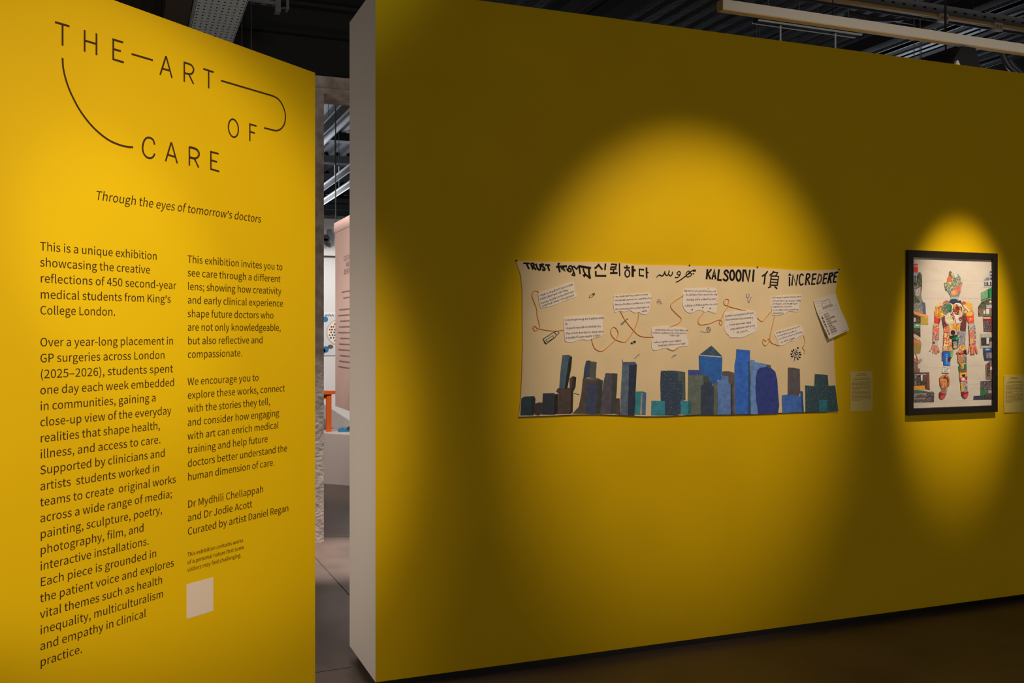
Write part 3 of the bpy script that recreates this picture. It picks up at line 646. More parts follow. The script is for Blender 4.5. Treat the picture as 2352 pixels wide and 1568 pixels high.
strokes('headline_word', 'brush-written word in Urdu script', k3, [([(225, 630), (270, 570), (340, 510)], 1.8), ([(335, 510), (400, 540), (480, 560), (560, 480), (605, 350)], 2.6, 's'), ([(605, 430), (640, 520), (690, 540), (755, 490), (795, 310)], 2.2, 's'), ([(785, 500), (840, 560), (905, 520), (935, 450), (938, 365)], 2.2, 's'),
    ([(1045, 615), (1130, 640), (1230, 585), (1290, 470), (1280, 390), (1225, 360), (1150, 420), (1160, 480), (1225, 515), (1285, 490)], 2, 's'),
    ([(1095, 840), (1200, 800), (1330, 715), (1540, 560), (1720, 400), (1850, 315), (1980, 295)], 2.2, 's'), ([(1860, 325), (1985, 330)], 3.6), ([(1680, 330), (1600, 380), (1545, 470), (1550, 520)], 1.8, 's'), ([(1680, 325), (1705, 420)], 1.8),
    ([(1540, 560), (1610, 610), (1700, 590), (1790, 520), (1780, 455), (1720, 440), (1620, 510)], 1.8, 's'), ([(1845, 430), (1920, 450), (1895, 505), (1855, 480)], 1, 'fill')])
w4 = 3.9
strokes('headline_word', 'hand-lettered capitals KALSOONI', k4, [([(220, 160), (195, 438)], w4), ([(330, 158), (225, 295)], w4*.9), ([(235, 285), (305, 438)], w4*.9), ([(345, 440), (412, 165), (445, 440)], w4*.95), ([(372, 350), (442, 350)], w4*.8), ([(540, 165), (505, 452), (612, 462)], w4),
    ([(792, 275), (775, 205), (715, 200), (690, 265), (760, 350), (780, 420), (740, 470), (690, 460), (648, 420)], w4*.95, 's'), (ell(902, 325, 60, 132), w4), (ell(1080, 335, 62, 142), w4), ([(1195, 502), (1215, 195), (1270, 198), (1350, 502), (1395, 175)], w4*1.05), ([(1502, 172), (1475, 502)], w4)])
strokes('headline_word', 'hand-drawn Chinese character', k4, [([(1885, 215), (1830, 290), (1728, 358)], 3), ([(1822, 295), (1785, 582)], 3.2), ([(2050, 210), (2020, 270), (1940, 332)], 3), ([(2030, 242), (2165, 252), (2110, 335)], 3), ([(1985, 345), (2190, 356), (2150, 606), (1950, 596), (1985, 345)], 2.6), ([(1982, 435), (2165, 450)], 2.2), ([(1970, 515), (2160, 530)], 2.2), ([(1985, 635), (1895, 672)], 2.4), ([(2075, 638), (2152, 700)], 2.8)])
w5 = 3.3
strokes('headline_word', 'hand-lettered capitals ÎNCREDERE running to the right edge', k5, [([(280, 362), (350, 262), (408, 358)], 1, 'fill'), ([(335, 410), (335, 738)], w5), ([(420, 712), (460, 335), (575, 712), (632, 318)], w5*1.1), ([(838, 372), (800, 312), (735, 325), (695, 450), (700, 620), (750, 695), (842, 640)], w5*.85, 's'),
    ([(912, 702), (955, 298)], w5), ([(955, 302), (1050, 312), (1065, 390), (1010, 455), (960, 472)], w5*.95, 's'), ([(980, 475), (1062, 688)], w5*.9), ([(1312, 304), (1180, 312), (1135, 666), (1258, 656)], w5*.95), ([(1160, 480), (1292, 460)], w5*.9),
    ([(1320, 662), (1400, 312), (1480, 350), (1492, 470), (1435, 600), (1320, 662)], w5*.95, 'r', M_mark2), ([(1718, 294), (1590, 306), (1535, 636), (1645, 632)], w5*.95), ([(1560, 470), (1682, 455)], w5*.9),
    ([(1712, 636), (1790, 270)], w5), ([(1790, 272), (1890, 272), (1895, 330), (1790, 412)], w5*.95), ([(1780, 410), (1832, 628)], w5*.95), ([(2092, 234), (1970, 262), (1910, 590), (2015, 582)], w5), ([(1940, 400), (2038, 386)], w5*.9)])
# torn paper notes
def note(label, zf, outline, lines, cap, dots=()):
    mb = MB(); mb.plate(WALL, wuv(smoothline(zf(outline+outline[:1]), 3)[:-1]), BH+.003, M_note, BH)
    o = mb.build('paper_note', banner); o['label'] = label
    t = MB()
    text_fill(t, WALL, [fit(WALL, s, zf([p])[0], zf([q])[0], cap) for s, p, q in lines], BH+.0034, M_pen, .22, .00018, 1.0)
    for x, y, r in dots:
        c = WALL.uv(*zf([(x, y)])[0]); t.disc(WALL, c, r*.00009, r*.00009, BH+.0034, M_pen, 10)
    t.build('handwriting', o)
n1, n2, n3 = Z(1210, 640, .05102), Z(1285, 715, .05102), Z(1400, 665, .046769)
n4, n5, n6 = Z(1485, 745, .044643), Z(1560, 655, .044643), Z(1650, 705, .05102)
n7, n8 = Z(1755, 670, .041449), Z(1770, 740, .041455)
note('tilted torn note at the top left of the banner', n1, [(470, 660), (1200, 420), (1950, 165), (2070, 180), (2110, 560), (2180, 800), (1700, 980), (1200, 1190), (680, 1310), (590, 1290), (520, 1000)],
     [('I walk in hopeful in that I know', (520, 820), (2050, 290)), ('a safe space with care now,', (560, 960), (1830, 530)), ('Curious, support, as a patient ease', (600, 1150), (2080, 600)), ('a moment I need in a busy place', (650, 1275), (2080, 775))], .0085)
note('squarish torn note with four lines above the left towers', n2, [(180, 285), (700, 230), (1300, 185), (1880, 190), (1960, 300), (1910, 470), (1900, 700), (1950, 930), (1900, 1030), (1800, 1130), (1500, 1200), (1250, 1300), (1060, 1260), (820, 1290), (520, 1390), (240, 1340), (200, 1100), (165, 700)],
     [('It’s hard to get through the receptionist on the', (220, 430), (1960, 330)), ('line', (230, 610), (320, 600)), ('I reassure myself that all will be fine', (230, 800), (1810, 700)), ('they still do their best to book me in', (240, 1030), (1930, 945)), ('A bottle of hope maybe within .', (240, 1240), (1840, 1110))], .0082)
note('torn note with a scalloped lower edge where two yarns meet', n3, [(170, 290), (1000, 240), (1900, 170), (2000, 420), (1960, 700), (1900, 1000), (1800, 1190), (1560, 1210), (1400, 1100), (1200, 1150), (1050, 1060), (900, 1020), (700, 1090), (430, 1050), (230, 1130), (170, 900), (140, 600)],
     [('I see me & read nice quite but must', (200, 390), (1840, 270)), ('Tell they will see how I am, most important', (190, 580), (2010, 450)), ('Not just Another number may A trice', (200, 785), (1950, 665)), ('But connecting to A person Again &', (230, 1005), (1880, 890)), ('again', (1540, 1085), (1800, 1065))], .0072)
note('low torn note in the middle, above the speckled tower', n4, [(230, 170), (800, 100), (1500, 130), (2080, 270), (2000, 480), (2040, 700), (2100, 1040), (1900, 1130), (1600, 1150), (1350, 1300), (1200, 1290), (1000, 1190), (750, 1250), (400, 1330), (240, 1240), (220, 900), (330, 690), (210, 530)],
     [('Some visits arrive but I must have a few', (380, 310), (2090, 345)), ('but they consider it so sorry a same', (250, 465), (1990, 480)), ('wait to go', (1130, 590), (1640, 600)), ('Guidance grows, soon I delight', (300, 950), (1720, 870)), ('Taking away with someone’s sight', (500, 1125), (1940, 1010))], .0072)
note('dotted torn note in the upper middle of the banner', n5, [(180, 190), (700, 170), (1400, 150), (1830, 180), (1900, 450), (1950, 800), (1900, 1050), (1850, 1390), (1700, 1420), (1450, 1320), (1300, 1380), (1100, 1290), (850, 1300), (700, 1390), (450, 1420), (220, 1240), (120, 900), (150, 600), (110, 400)],
     [('We rely on doctors from your call', (200, 330), (1830, 350)), ('be telling of like never GPs my', (290, 530), (1890, 520)), ('feeling What’s Real! is next', (320, 790), (1850, 740)), ('hoping to find a someone care', (230, 1100), (1900, 1000))], .0078, [(615, 1260, 42), (1160, 1150, 40), (1540, 1190, 42), (1895, 790, 26), (390, 1000, 24), (930, 655, 18), (1430, 180, 20)])
note('dotted torn note with fringed edge above the pyramid tower', n6, [(230, 280), (900, 170), (1560, 190), (1660, 500), (1700, 900), (1560, 1130), (1300, 1250), (1000, 1370), (700, 1370), (500, 1370), (400, 1250), (280, 1130), (220, 900), (220, 600), (170, 400)],
     [('Kettleme is welcomed all as fictional,', (240, 450), (1550, 290)), ('Similar heart house and now measure,', (270, 615), (1530, 500)), ('Female doctor when I equal', (450, 840), (1420, 720)), ('Small details that came on feet', (490, 1040), (1600, 860)), ('BLESSED', (780, 1190), (1250, 1100))], .0078, [(525, 270, 20), (300, 500, 18), (915, 440, 18), (1410, 355, 18), (1600, 385, 20), (560, 675, 20), (1485, 580, 18), (350, 870, 20), (1590, 945, 22), (630, 1115, 20), (1310, 1105, 20)])
note('torn note at the upper right under the Chinese character', n7, [(350, 290), (900, 230), (1950, 170), (2030, 300), (1900, 600), (1860, 1050), (1650, 1110), (1450, 1070), (1250, 1100), (1050, 1230), (800, 1280), (500, 1300), (380, 1250), (380, 1000), (320, 700)],
     [('NOT every MOMENT finds I SAME', (370, 370), (1990, 310)), ('how are heart can drama I CARE', (370, 540), (1960, 530)), ('If I meant ; aid nicely kept', (370, 715), (1780, 685)), ('misplaced in my brain', (390, 870), (1470, 850)), ('on the Black bits but what my', (410, 1045), (1840, 1025)), ('thoroughly room', (440, 1225), (1040, 1205))], .0068)
note('small tilted torn note beside the yarn heart', n8, [(170, 570), (900, 330), (1540, 180), (1720, 380), (1760, 640), (1450, 830), (1250, 1010), (1000, 1050), (650, 1260), (430, 1270), (340, 1100), (290, 900), (170, 700)],
     [('Under their wings we grow', (230, 650), (1530, 260)), ('I in hand across places', (310, 810), (1390, 490)), ('you lift us never so friendly', (380, 975), (1700, 560)), ('our names lightly', (490, 1155), (1290, 900))], .0072)
# yarn
def yarn(q, label=None):
    q = smoothline(q, 6)
    o = MB().tube([WALL.P(*WALL.uv(*p), BH+.0022) for p in q], .0021, M_yarn, 6).build('yarn', banner, True)
    if label: o['label'] = label
yarn(z1([(390, 540), (365, 517), (325, 520), (297, 565), (312, 630), (358, 750), (370, 860), (400, 985), (385, 1022), (345, 1055), (312, 1020), (328, 988), (380, 1022), (500, 1045), (620, 1056), (725, 1040)]), 'orange yarn looping down from the tilted note on the left')
yarn(z1([(1100, 1165), (1120, 1240), (1160, 1305), (1245, 1325), (1340, 1250), (1430, 1165), (1460, 1090), (1432, 1022), (1392, 1005), (1358, 1050), (1375, 1120), (1430, 1175), (1535, 1205), (1590, 1170), (1660, 1065), (1720, 930), (1735, 810)]))
yarn(z1([(1490, 795), (1560, 920), (1660, 1040), (1730, 1110), (1820, 1136), (1930, 1135)]))
yarn(z1([(2150, 1005), (2260, 960), (2312, 895), (2240, 820), (2168, 735), (2200, 670), (2345, 575)]))
yarn(z2([(375, 780), (310, 860), (296, 915), (330, 948), (450, 930), (560, 885), (605, 900), (612, 935), (590, 950), (575, 915), (600, 865), (640, 780), (690, 700), (650, 690), (633, 640), (670, 608), (702, 635), (690, 698), (780, 730), (920, 765)]))
yarn(z2([(1075, 860), (1135, 905), (1180, 860), (1262, 765)]))
yarn(z2([(1302, 830), (1272, 960), (1240, 1155), (1330, 1215), (1370, 1222)]))
yarn(z2([(1232, 1165), (1218, 1132), (1182, 1165), (1155, 1138), (1143, 1180), (1180, 1226), (1230, 1170)]), 'orange yarn bent into a heart')
yarn(z2([(1680, 1085), (1700, 1160), (1690, 1220), (1665, 1245), (1695, 1290), (1690, 1330)]))
yarn(z1([(2120, 1290), (2200, 1320), (2265, 1288)]))
# small cut-out drawings
def cutout(label, zf, patch, items):
    mb = MB(); mb.plate(WALL, wuv(zf(patch)), BH+.0012, mat('cutout_paper', (.76, .68, .52, 1), .8), BH)
    for ii, it in enumerate(items):
        q = zf(it[0]); hh = BH+.0016+.00003*ii
        m = it[3] if len(it) > 3 else M_pen
        if it[2] == 'fill': mb.plate(WALL, wuv(q), hh, m)
        else: mb.ribbon(WALL, wuv(q), it[1]*.0028, hh, m)
    o = mb.build('drawing_cutout', banner); o['label'] = label
M_red = mat('red_ink', (.35, .05, .04, 1), .6); M_grn = mat('green_ink', (.05, .11, .03, 1), .6); M_blu = mat('blue_ink', (.04, .10, .20, 1), .6)
cutout('drawing of a tilted medicine bottle', z1, [(440, 1150), (590, 1065), (640, 1055), (670, 1085), (630, 1125), (610, 1150), (490, 1240), (455, 1220)], [([(450, 1165), (590, 1075), (625, 1105), (612, 1140), (490, 1232), (466, 1220), (450, 1165)], 1.2, 'l'), ([(590, 1075), (640, 1060), (665, 1085), (628, 1118)], 1.1, 'l'), ([(480, 1185), (578, 1120), (592, 1150), (500, 1208), (480, 1185)], .9, 'l'), ([(445, 1170), (490, 1236)], 1.4, 'l')])
cutout('drawing of a green and white capsule', z1, [(1055, 600), (1110, 550), (1145, 540), (1150, 565), (1095, 612), (1065, 615)], [([(1070, 608), (1068, 590), (1115, 555), (1142, 546), (1142, 568), (1095, 605), (1070, 608)], .8, 'l'), ([(1105, 562), (1140, 545), (1143, 566), (1120, 585)], 1, 'fill', M_grn)])
cutout('drawing of a black capsule', z1, [(1622, 1215), (1680, 1185), (1702, 1192), (1700, 1215), (1650, 1242), (1625, 1240)], [([(1628, 1218), (1680, 1188), (1698, 1195), (1696, 1214), (1648, 1236), (1628, 1230)], 1, 'fill', M_mark), ([(1650, 1222), (1672, 1210)], 1, 'l', M_note)])
cutout('drawing of a red flower', z1, [(1980, 650), (2015, 620), (2045, 650), (2050, 690), (2020, 705), (1985, 690)], [(ell(2010, 645, 18, 18, 0, 10), .8, 'l', M_red), (ell(1998, 668, 14, 14, 0, 10), .8, 'l', M_red), (ell(2024, 668, 14, 14, 0, 10), .8, 'l', M_red), (ell(2037, 688, 7, 9, 0, 8), 1, 'fill', M_red)])
cutout('drawing of a syringe', z1, [(1485, 960), (1515, 925), (1580, 885), (1595, 890), (1560, 925), (1500, 975)], [([(1495, 965), (1530, 935), (1545, 940), (1510, 972), (1495, 965)], .8, 'l'), ([(1530, 945), (1575, 905)], .9, 'l'), ([(1540, 925), (1592, 888)], .8, 'l'), ([(1575, 888), (1585, 905)], .8, 'l'), ([(1512, 945), (1528, 962)], .8, 'l')])
cutout('drawing of a stethoscope', z2, [(925, 540), (970, 535), (1005, 580), (990, 650), (960, 668), (945, 640)], [([(938, 540), (930, 575), (950, 602), (970, 575), (962, 540)], .9, 'l'), ([(950, 602), (955, 648), (965, 660), (975, 640), (985, 600), (1000, 586)], .9, 'l')])
yb = Z(1600, 745, .022321)
cutout('drawing of a ball of wool', yb, [(300, 650), (700, 600), (950, 250), (1200, 200), (1400, 400), (1350, 700), (1100, 850), (750, 880), (300, 780)], [(ell(1150, 520, 220, 280, 0, 18), .75, 'l'), ([(990, 640), (1180, 330)], .7, 'l'), ([(1100, 760), (1340, 420)], .7, 'l'), ([(940, 480), (1120, 270)], .7, 'l'), ([(1020, 300), (1300, 640)], .7, 'l'), ([(1050, 780), (900, 770), (780, 850), (640, 770), (480, 690), (310, 690)], .6, 'l')])
tr = Z(1800, 785, .035067)
def leaf(x, y, a=0, rx=48, ry=80):
    ca, sa = math.cos(a), math.sin(a)
    return [(x+rx*math.cos(t)*ca-ry*math.sin(t)*sa, y+rx*math.cos(t)*sa+ry*math.sin(t)*ca) for t in [2*math.pi*i/10 for i in range(10)]]
cutout('drawing of a leafy black tree', tr, [(380, 700), (600, 430), (880, 280), (1060, 620), (1120, 850), (1050, 1100), (740, 1280), (540, 1300), (380, 1050), (340, 850)],
    [([(630, 1230), (670, 1040), (710, 800), (780, 660), (820, 520)], 1.5, 'l', M_mark), ([(720, 810), (580, 650)], 1.2, 'l', M_mark), ([(720, 815), (920, 790)], 1.2, 'l', M_mark), ([(650, 1010), (520, 870)], 1, 'l', M_mark), ([(680, 1030), (870, 1000)], 1, 'l', M_mark)]
    + [(leaf(*p), 1, 'fill', M_mark) for p in ((868, 400, .1), (590, 530, -.3), (490, 620, -.6), (430, 800, -.7), (475, 955, -1), (985, 695, 1.1), (1030, 830, 1.5), (980, 1010, 1.4), (850, 1115, -.8), (735, 520, -.6, 30, 45), (685, 640, -.3, 30, 45), (610, 840, 0, 25, 45), (530, 750, -.4, 25, 45), (790, 915, 1, 30, 45), (910, 910, 1, 30, 50), (840, 710, 1, 30, 45))])
cutout('small blue scrap with tiny blue letters', z3, [(2170, 230), (2220, 190), (2245, 185), (2245, 215), (2195, 250), (2172, 250)], [([(2180, 240), (2195, 215)], .9, 'l', M_blu), ([(2195, 238), (2212, 205)], .9, 'l', M_blu), ([(2212, 228), (2240, 195)], .9, 'l', M_blu), ([(2215, 205), (2240, 210)], .8, 'l', M_blu)])
for q in ([(1680, 255), (1748, 192)], [(1515, 265), (1525, 305)], [(862, 720), (938, 742)]):
    st = MB(); st.ribbon(WALL, wuv(z3(q)), .0024, BH+.0012, M_pen); st.build('paint_stroke', banner)


# ================================================================ form pinned over the banner's right edge
fz = Z(1860, 665, .079717)
fo = fz([(70, 330), (260, 255), (500, 170), (700, 110), (722, 180), (745, 260), (790, 400), (830, 550), (890, 700), (950, 850), (1000, 1010), (1042, 1165), (840, 1250), (640, 1340), (440, 1422), (395, 1300), (300, 1050), (235, 870), (165, 690), (110, 500)])
fz_top = WALL.uv(*fz([(400, 200)])[0])[1]
def fh(a, b): return .011 + .16*max(0, fz_top-.03-b)**1.25
form = thing('paper_form', WALL.P(*WALL.uv(*fz([(560, 780)])[0]), BH), 'tilted white paper form with a barcode strip curling off the right edge of the banner', 'paper')
M_form = mat('form_paper', (.80, .75, .70, 1), .7)
fu = wuv(fo); fm = MB(); fm.plate(WALL, fu, 0, M_form, hf=fh)
fm.plate(WALL, fu, 0, M_form, hf=lambda a, b: fh(a, b)-.0006); fm.build('sheet', form)
M_fpen = mat('form_print', (.16, .12, .11, 1), .6)
ft = MB()
def fline(q, wd, m=M_fpen):
    q = wuv(fz(q)); L = []
    for i in range(len(q)-1):
        for jx in range(4): L.append((q[i][0]+(q[i+1][0]-q[i][0])*jx/4, q[i][1]+(q[i+1][1]-q[i][1])*jx/4))
    L.append(q[-1]); k = len(ft.v)
    ft.ribbon(WALL, L, wd, 0, m)
fline([(280, 350), (520, 265), (550, 425), (310, 510), (280, 350)], .0018)
for a, b in (((105, 360), (250, 305)), ((160, 405), (225, 380)), ((165, 495), (240, 465)), ((330, 350), (430, 315)), ((310, 420), (440, 375)), ((205, 625), (280, 595)), ((365, 635), (540, 570)), ((660, 470), (740, 440)), ((700, 500), (745, 485)), ((215, 690), (320, 655)), ((540, 610), (760, 530)), ((520, 1300), (660, 1245)), ((810, 1215), (1020, 1140))): fline([a, b], .0011)
FT = [('BLOOD TESTING', (330, 580), (625, 470), .010), ('RESPECT', (345, 760), (490, 705), .0085), ('EMPATHY', (368, 825), (515, 770), .0085), ('UNDERSTANDING', (392, 890), (660, 790), .0085), ('HONEST', (414, 955), (552, 903), .0085), ('APPROACHABLE', (434, 1018), (710, 916), .0085),
      ('CARING', (455, 1082), (572, 1038), .0085), ('LISTENS', (477, 1142), (640, 1080), .0085), ('SUPPORTIVE', (500, 1200), (672, 1135), .0085), ('IMPORTANT', (522, 1260), (690, 1195), .0085)]
def curl(mb, nm):                                         # print follows the curl of the sheet
    for v in mb.v:
        a, b = v.x, v.z; v.y = -(fh(a, b)+.0006)
    mb.build(nm, form)
curl(ft, 'printed_rule')
ft = MB(); text_fill(ft, WALL, [fit(WALL, t, fz([p])[0], fz([q])[0], c) for t, p, q, c in FT], 0, M_fpen, 0, .00025); curl(ft, 'form_lettering')
rnd = random.Random(3); ft = MB()
for i in range(26):
    t = i/25; x, y = 275+t*180, 770+t*530; wd = rnd.choice((14, 20, 34)); ln = 42
    if rnd.random() < .75: ft.plate(WALL, wuv(fz([(x-ln*.5, y), (x+ln*.5, y-ln*.42), (x+ln*.5+wd*.3, y-ln*.42+wd*.6), (x-ln*.5+wd*.3, y+wd*.6)])), 0, M_mark)
curl(ft, 'barcode')

# ================================================================ label cards
M_card = mat('card', (.74, .60, .17, 1), .5)
M_cpr = mat('card_print', (.20, .13, .03, 1), .6)
def card(px, label):
    c = [WALL.uv(*p) for p in px]
    x0, x1 = c[0][0], c[1][0]; y1, y0 = (c[0][1]+c[1][1])/2, (c[2][1]+c[3][1])/2
    t = thing('label_card', WALL.P((x0+x1)/2, y0, 0), label, 'label', 'caption cards on the yellow wall')
    MB().plate(WALL, [(x0, y0), (x1, y0), (x1, y1), (x0, y1)], .004, M_card, .0005).build('card', t)
    W_, H_ = x1-x0, y1-y0; r = random.Random(int(px[0][0]))
    rows = [(.94, .35, 1), (.905, .5, 1), (.835, .66, 1), (.80, .78, 1)]+[(.74-.0335*i, .86 if i not in (6, 14) else .35, 0) for i in range(15)]
    for nm, rr_ in (('heading_print', rows[:4]), ('body_print', rows[4:])):
        m = MB()
        for b, wd, cen in rr_:
            a = (1-wd)/2 if cen else .07; e = a+wd
            while a < e:
                q = min(e, a+r.uniform(.05, .13))
                m.plate(WALL, [(x0+a*W_, y0+b*H_-.0011), (x0+q*W_, y0+b*H_-.0011), (x0+q*W_, y0+b*H_+.0011), (x0+a*W_, y0+b*H_+.0011)], .0044, M_cpr); a = q+.02
        m.build(nm, t)
card(((1952, 853), (2003, 852), (2003, 943.5), (1952, 944.5)), 'pale caption card on the wall between the banner and the framed picture')
card(((2305, 861), (2351, 862), (2351, 946), (2305, 947)), 'pale caption card on the wall to the right of the framed picture')

# ================================================================ framed picture
LP = (.80, .60, .44)
def sp_(r, g, b): return seen(r, g, b, LP)
FX0, FX1, FZ0, FZ1 = 2.898, 3.541, 1.082, 1.967
FD, FWD = .022, .037
M_frame = mat('black_wood', rgb(30, 25, 21), .42, 0, .15, 80, .2, 30, stretch=(4, 4, 30))
pic = thing('framed_picture', WALL.P((FX0+FX1)/2, FZ0, 0), 'black framed collage of a standing figure made of food between shop fronts', 'picture')
fr = MB()
o_ = [(FX0, FZ0), (FX1, FZ0), (FX1, FZ1), (FX0, FZ1)]; i_ = [(FX0+FWD, FZ0+FWD), (FX1-FWD, FZ0+FWD), (FX1-FWD, FZ1-FWD), (FX0+FWD, FZ1-FWD)]
e_ = .003
ringz = [[WALL.P(a, b, 0) for a, b in o_], [WALL.P(a, b, FD-e_) for a, b in o_],
         [WALL.P(a+(e_ if k in (0, 3) else -e_), b+(e_ if k < 2 else -e_), FD) for k, (a, b) in enumerate(o_)],
         [WALL.P(a-(e_ if k in (0, 3) else -e_), b-(e_ if k < 2 else -e_), FD) for k, (a, b) in enumerate(i_)],
         [WALL.P(a, b, FD-e_) for a, b in i_], [WALL.P(a, b, .008) for a, b in i_]]
fr.add([p for r in ringz for p in r], [(k*4+i, k*4+(i+1) % 4, (k+1)*4+(i+1) % 4, (k+1)*4+i) for k in range(5) for i in range(4)], M_frame)
fr.build('frame', pic)
M_pap = mat('creased_paper', (.68, .645, .59, 1), .75, 0, .5, 9, .02, 8)
pp = MB(); pp.plate(WALL, [(FX0+FWD-.004, FZ0+FWD-.004), (FX1-FWD+.004, FZ0+FWD-.004), (FX1-FWD+.004, FZ1-FWD+.004), (FX0+FWD-.004, FZ1-FWD+.004)], .010, M_pap, .004)
paper = pp.build('collage_sheet', pic)
cr = MB(); M_crease = mat('paper_fold', (.57, .52, .46, 1), .8)
c1, c2, c3, c4 = Z(2090, 600, .063776), Z(2130, 670, .070153), Z(2130, 770, .070134), Z(2130, 860, .05102)
c5, c6, c7, c8 = Z(2090, 690, .063762), Z(2090, 780, .095694), Z(2230, 610, .082873), Z(2230, 730, .12766)
gg, g2 = Z(2090, 600, .114811), Z(2090, 770, .114811)
for q in (gg([(215, 398), (650, 392)]), gg([(1020, 392), (1440, 398)]), gg([(210, 742), (760, 745)]), gg([(990, 745), (1380, 742)]), g2([(180, 625), (600, 650)]), g2([(770, 632), (930, 628)]), g2([(1110, 612), (1470, 605)]), g2([(390, 1005), (550, 1000)]), g2([(1110, 975), (1380, 970)]), g2([(460, 1320), (1230, 1300)]), gg([(330, 1420), (430, 1425)])):
    cr.ribbon(WALL, [WALL.uv(*p) for p in q], .0014, .0102, M_crease)
cr.build('fold_mark', paper)
_lay = [0]
LIMX = (FX0+FWD-.001, FX1-FWD+.001)
def scrap(label, *faces):
    """one cut-out glued to the sheet: faces are (outline in photo px, material or colour)"""
    mb = MB(); _lay[0] += 1
    base = .0104+.00007*_lay[0]
    for i, (q, m) in enumerate(faces):
        if not hasattr(m, 'node_tree'): m = mat('print_%d_%d_%d' % m, sp_(*m), .5, 0, 0, 1, .18, 120)
        uv = [(min(max(a, LIMX[0]), LIMX[1]), b) for a, b in wuv(q)]
        mb.plate(WALL, uv, base+.00004*i, m)
    o = mb.build('cutout', paper); o['label'] = label
    return o
def cf(name, cols, scale, stretch=None): return confetti(name, [sp_(*c) for c in cols], scale, .5, stretch)
K_green = cf('print_leaves', [(60, 66, 44), (92, 88, 58), (44, 46, 36), (120, 104, 76)], 150)
K_stone = cf('print_stone', [(150, 134, 112), (108, 96, 80), (176, 160, 138), (82, 74, 62), (134, 112, 98)], 260)
K_crowd = cf('print_crowd', [(70, 54, 48), (48, 38, 34), (150, 128, 116), (104, 66, 60), (60, 62, 70)], 230)
K_street = cf('print_street', [(120, 102, 90), (84, 72, 62), (160, 142, 124)], 120)
K_windows = cf('print_windows', [(176, 160, 142), (60, 54, 50), (190, 176, 160), (96, 88, 80)], 170, (1, 1, .7))
K_brick = cf('print_brick', [(128, 86, 68), (110, 74, 60), (150, 110, 92)], 220)
K_candy = cf('print_sweets', [(206, 76, 56), (222, 196, 176), (196, 60, 50), (120, 70, 84), (226, 150, 70), (90, 84, 100)], 170, (1, 1, 1.6))
K_candy2 = cf('print_wrappers', [(206, 150, 60), (190, 60, 46), (220, 190, 160), (110, 130, 128), (90, 60, 50)], 140, (1, 1, 2))
K_coin = cf('print_tins', [(168, 150, 138), (120, 106, 98), (200, 184, 170), (130, 90, 84), (86, 76, 74)], 260)
K_fries = cf('print_fries', [(224, 140, 50), (206, 116, 40), (236, 166, 80), (170, 84, 30)], 170, (2.2, 1, .5))
K_curly = cf('print_curly_fries', [(206, 124, 66), (170, 84, 40), (222, 146, 90), (110, 44, 24), (190, 104, 54)], 150, (2, 1, .55))
K_salad = cf('print_salad', [(120, 110, 84), (84, 78, 60), (160, 146, 118), (66, 70, 50)], 210)
K_leaf = cf('print_greens', [(46, 110, 66), (34, 84, 52), (70, 130, 86)], 180, (1, 1, .5))
K_meze = cf('print_breakfast', [(150, 52, 40), (110, 60, 36), (190, 70, 50), (206, 150, 90), (120, 40, 34)], 120)
K_rice = cf('print_rice', [(206, 190, 130), (190, 172, 116), (216, 200, 150)], 300)
K_prawn = cf('print_prawns', [(226, 112, 74), (206, 84, 56), (236, 150, 112), (190, 66, 44)], 140, (2, 1, .6))
K_berry = cf('print_berries', [(46, 46, 66), (30, 30, 46), (76, 74, 92)], 230)
K_burger = cf('print_burger', [(190, 110, 60), (216, 160, 90), (120, 60, 36), (230, 196, 140), (150, 90, 50)], 120, (1, 1, 1.6))
K_meal = cf('print_meal', [(226, 110, 60), (206, 70, 46), (240, 170, 90), (170, 60, 40), (236, 196, 140)], 110)
K_veg = cf('print_vegetables', [(110, 112, 96), (196, 160, 70), (76, 84, 70), (214, 190, 140), (140, 132, 118), (70, 56, 50)], 170)
K_choc = cf('print_chocolate', [(110, 56, 46), (96, 46, 40), (124, 66, 54)], 190)
K_shop = cf('print_shop', [(66, 50, 40), (46, 36, 30), (110, 90, 70), (90, 60, 46)], 150)
K_sauce = cf('print_sausages', [(196, 112, 82), (160, 70, 56), (216, 150, 116)], 160, (3, 1, .6))
# left row of street pictures
scrap('red phone box picture', (c1([(80, 110), (130, 88), (190, 90), (240, 130), (235, 410), (80, 410)]), (206, 56, 40)), (c1([(80, 160), (238, 160), (238, 186), (80, 186)]), (226, 176, 150)), (c1([(80, 400), (225, 415), (220, 515), (80, 515)]), (150, 152, 158)))
scrap('bridge arches picture', (c1([(80, 510), (220, 430), (315, 385), (380, 500), (385, 900), (370, 1000), (80, 850)]), K_green), (c1([(95, 530), (108, 530), (108, 740), (95, 740)]), (170, 160, 140)), (c1([(172, 530), (186, 530), (186, 740), (172, 740)]), (170, 160, 140)))
scrap('market street picture', (c1([(80, 850), (330, 925), (378, 1000), (345, 1210), (190, 1290), (80, 1210)]), K_street), *[(c1([(150+8*i, 1030+52*i), (325, 925+55*i), (325, 950+55*i), (155+8*i, 1060+52*i)]), (196, 166, 146)) for i in range(5)])
scrap('stone building picture', (c1([(80, 1210), (345, 1215), (405, 1440), (480, 1490)])+c5([(520, 480), (410, 470), (80, 380)]), K_stone), (c1([(80, 1210), (210, 1290), (320, 1480)])+c5([(150, 90), (80, 120)]), K_green), (c5([(345, 110), (400, 22), (445, 85), (500, 90), (525, 500), (410, 470), (398, 190)]), (84, 84, 92)))
scrap('orange awning shop picture', (c5([(80, 365), (330, 450), (592, 540), (600, 880), (330, 850), (330, 830), (80, 822)]), K_shop), (c5([(80, 370), (590, 540), (590, 605), (330, 575), (80, 475)]), (216, 132, 66)), (c5([(330, 590), (600, 600), (592, 882), (335, 855)]), (176, 136, 48)), (c5([(80, 620), (155, 620), (150, 760), (80, 770)]), (200, 160, 140)))
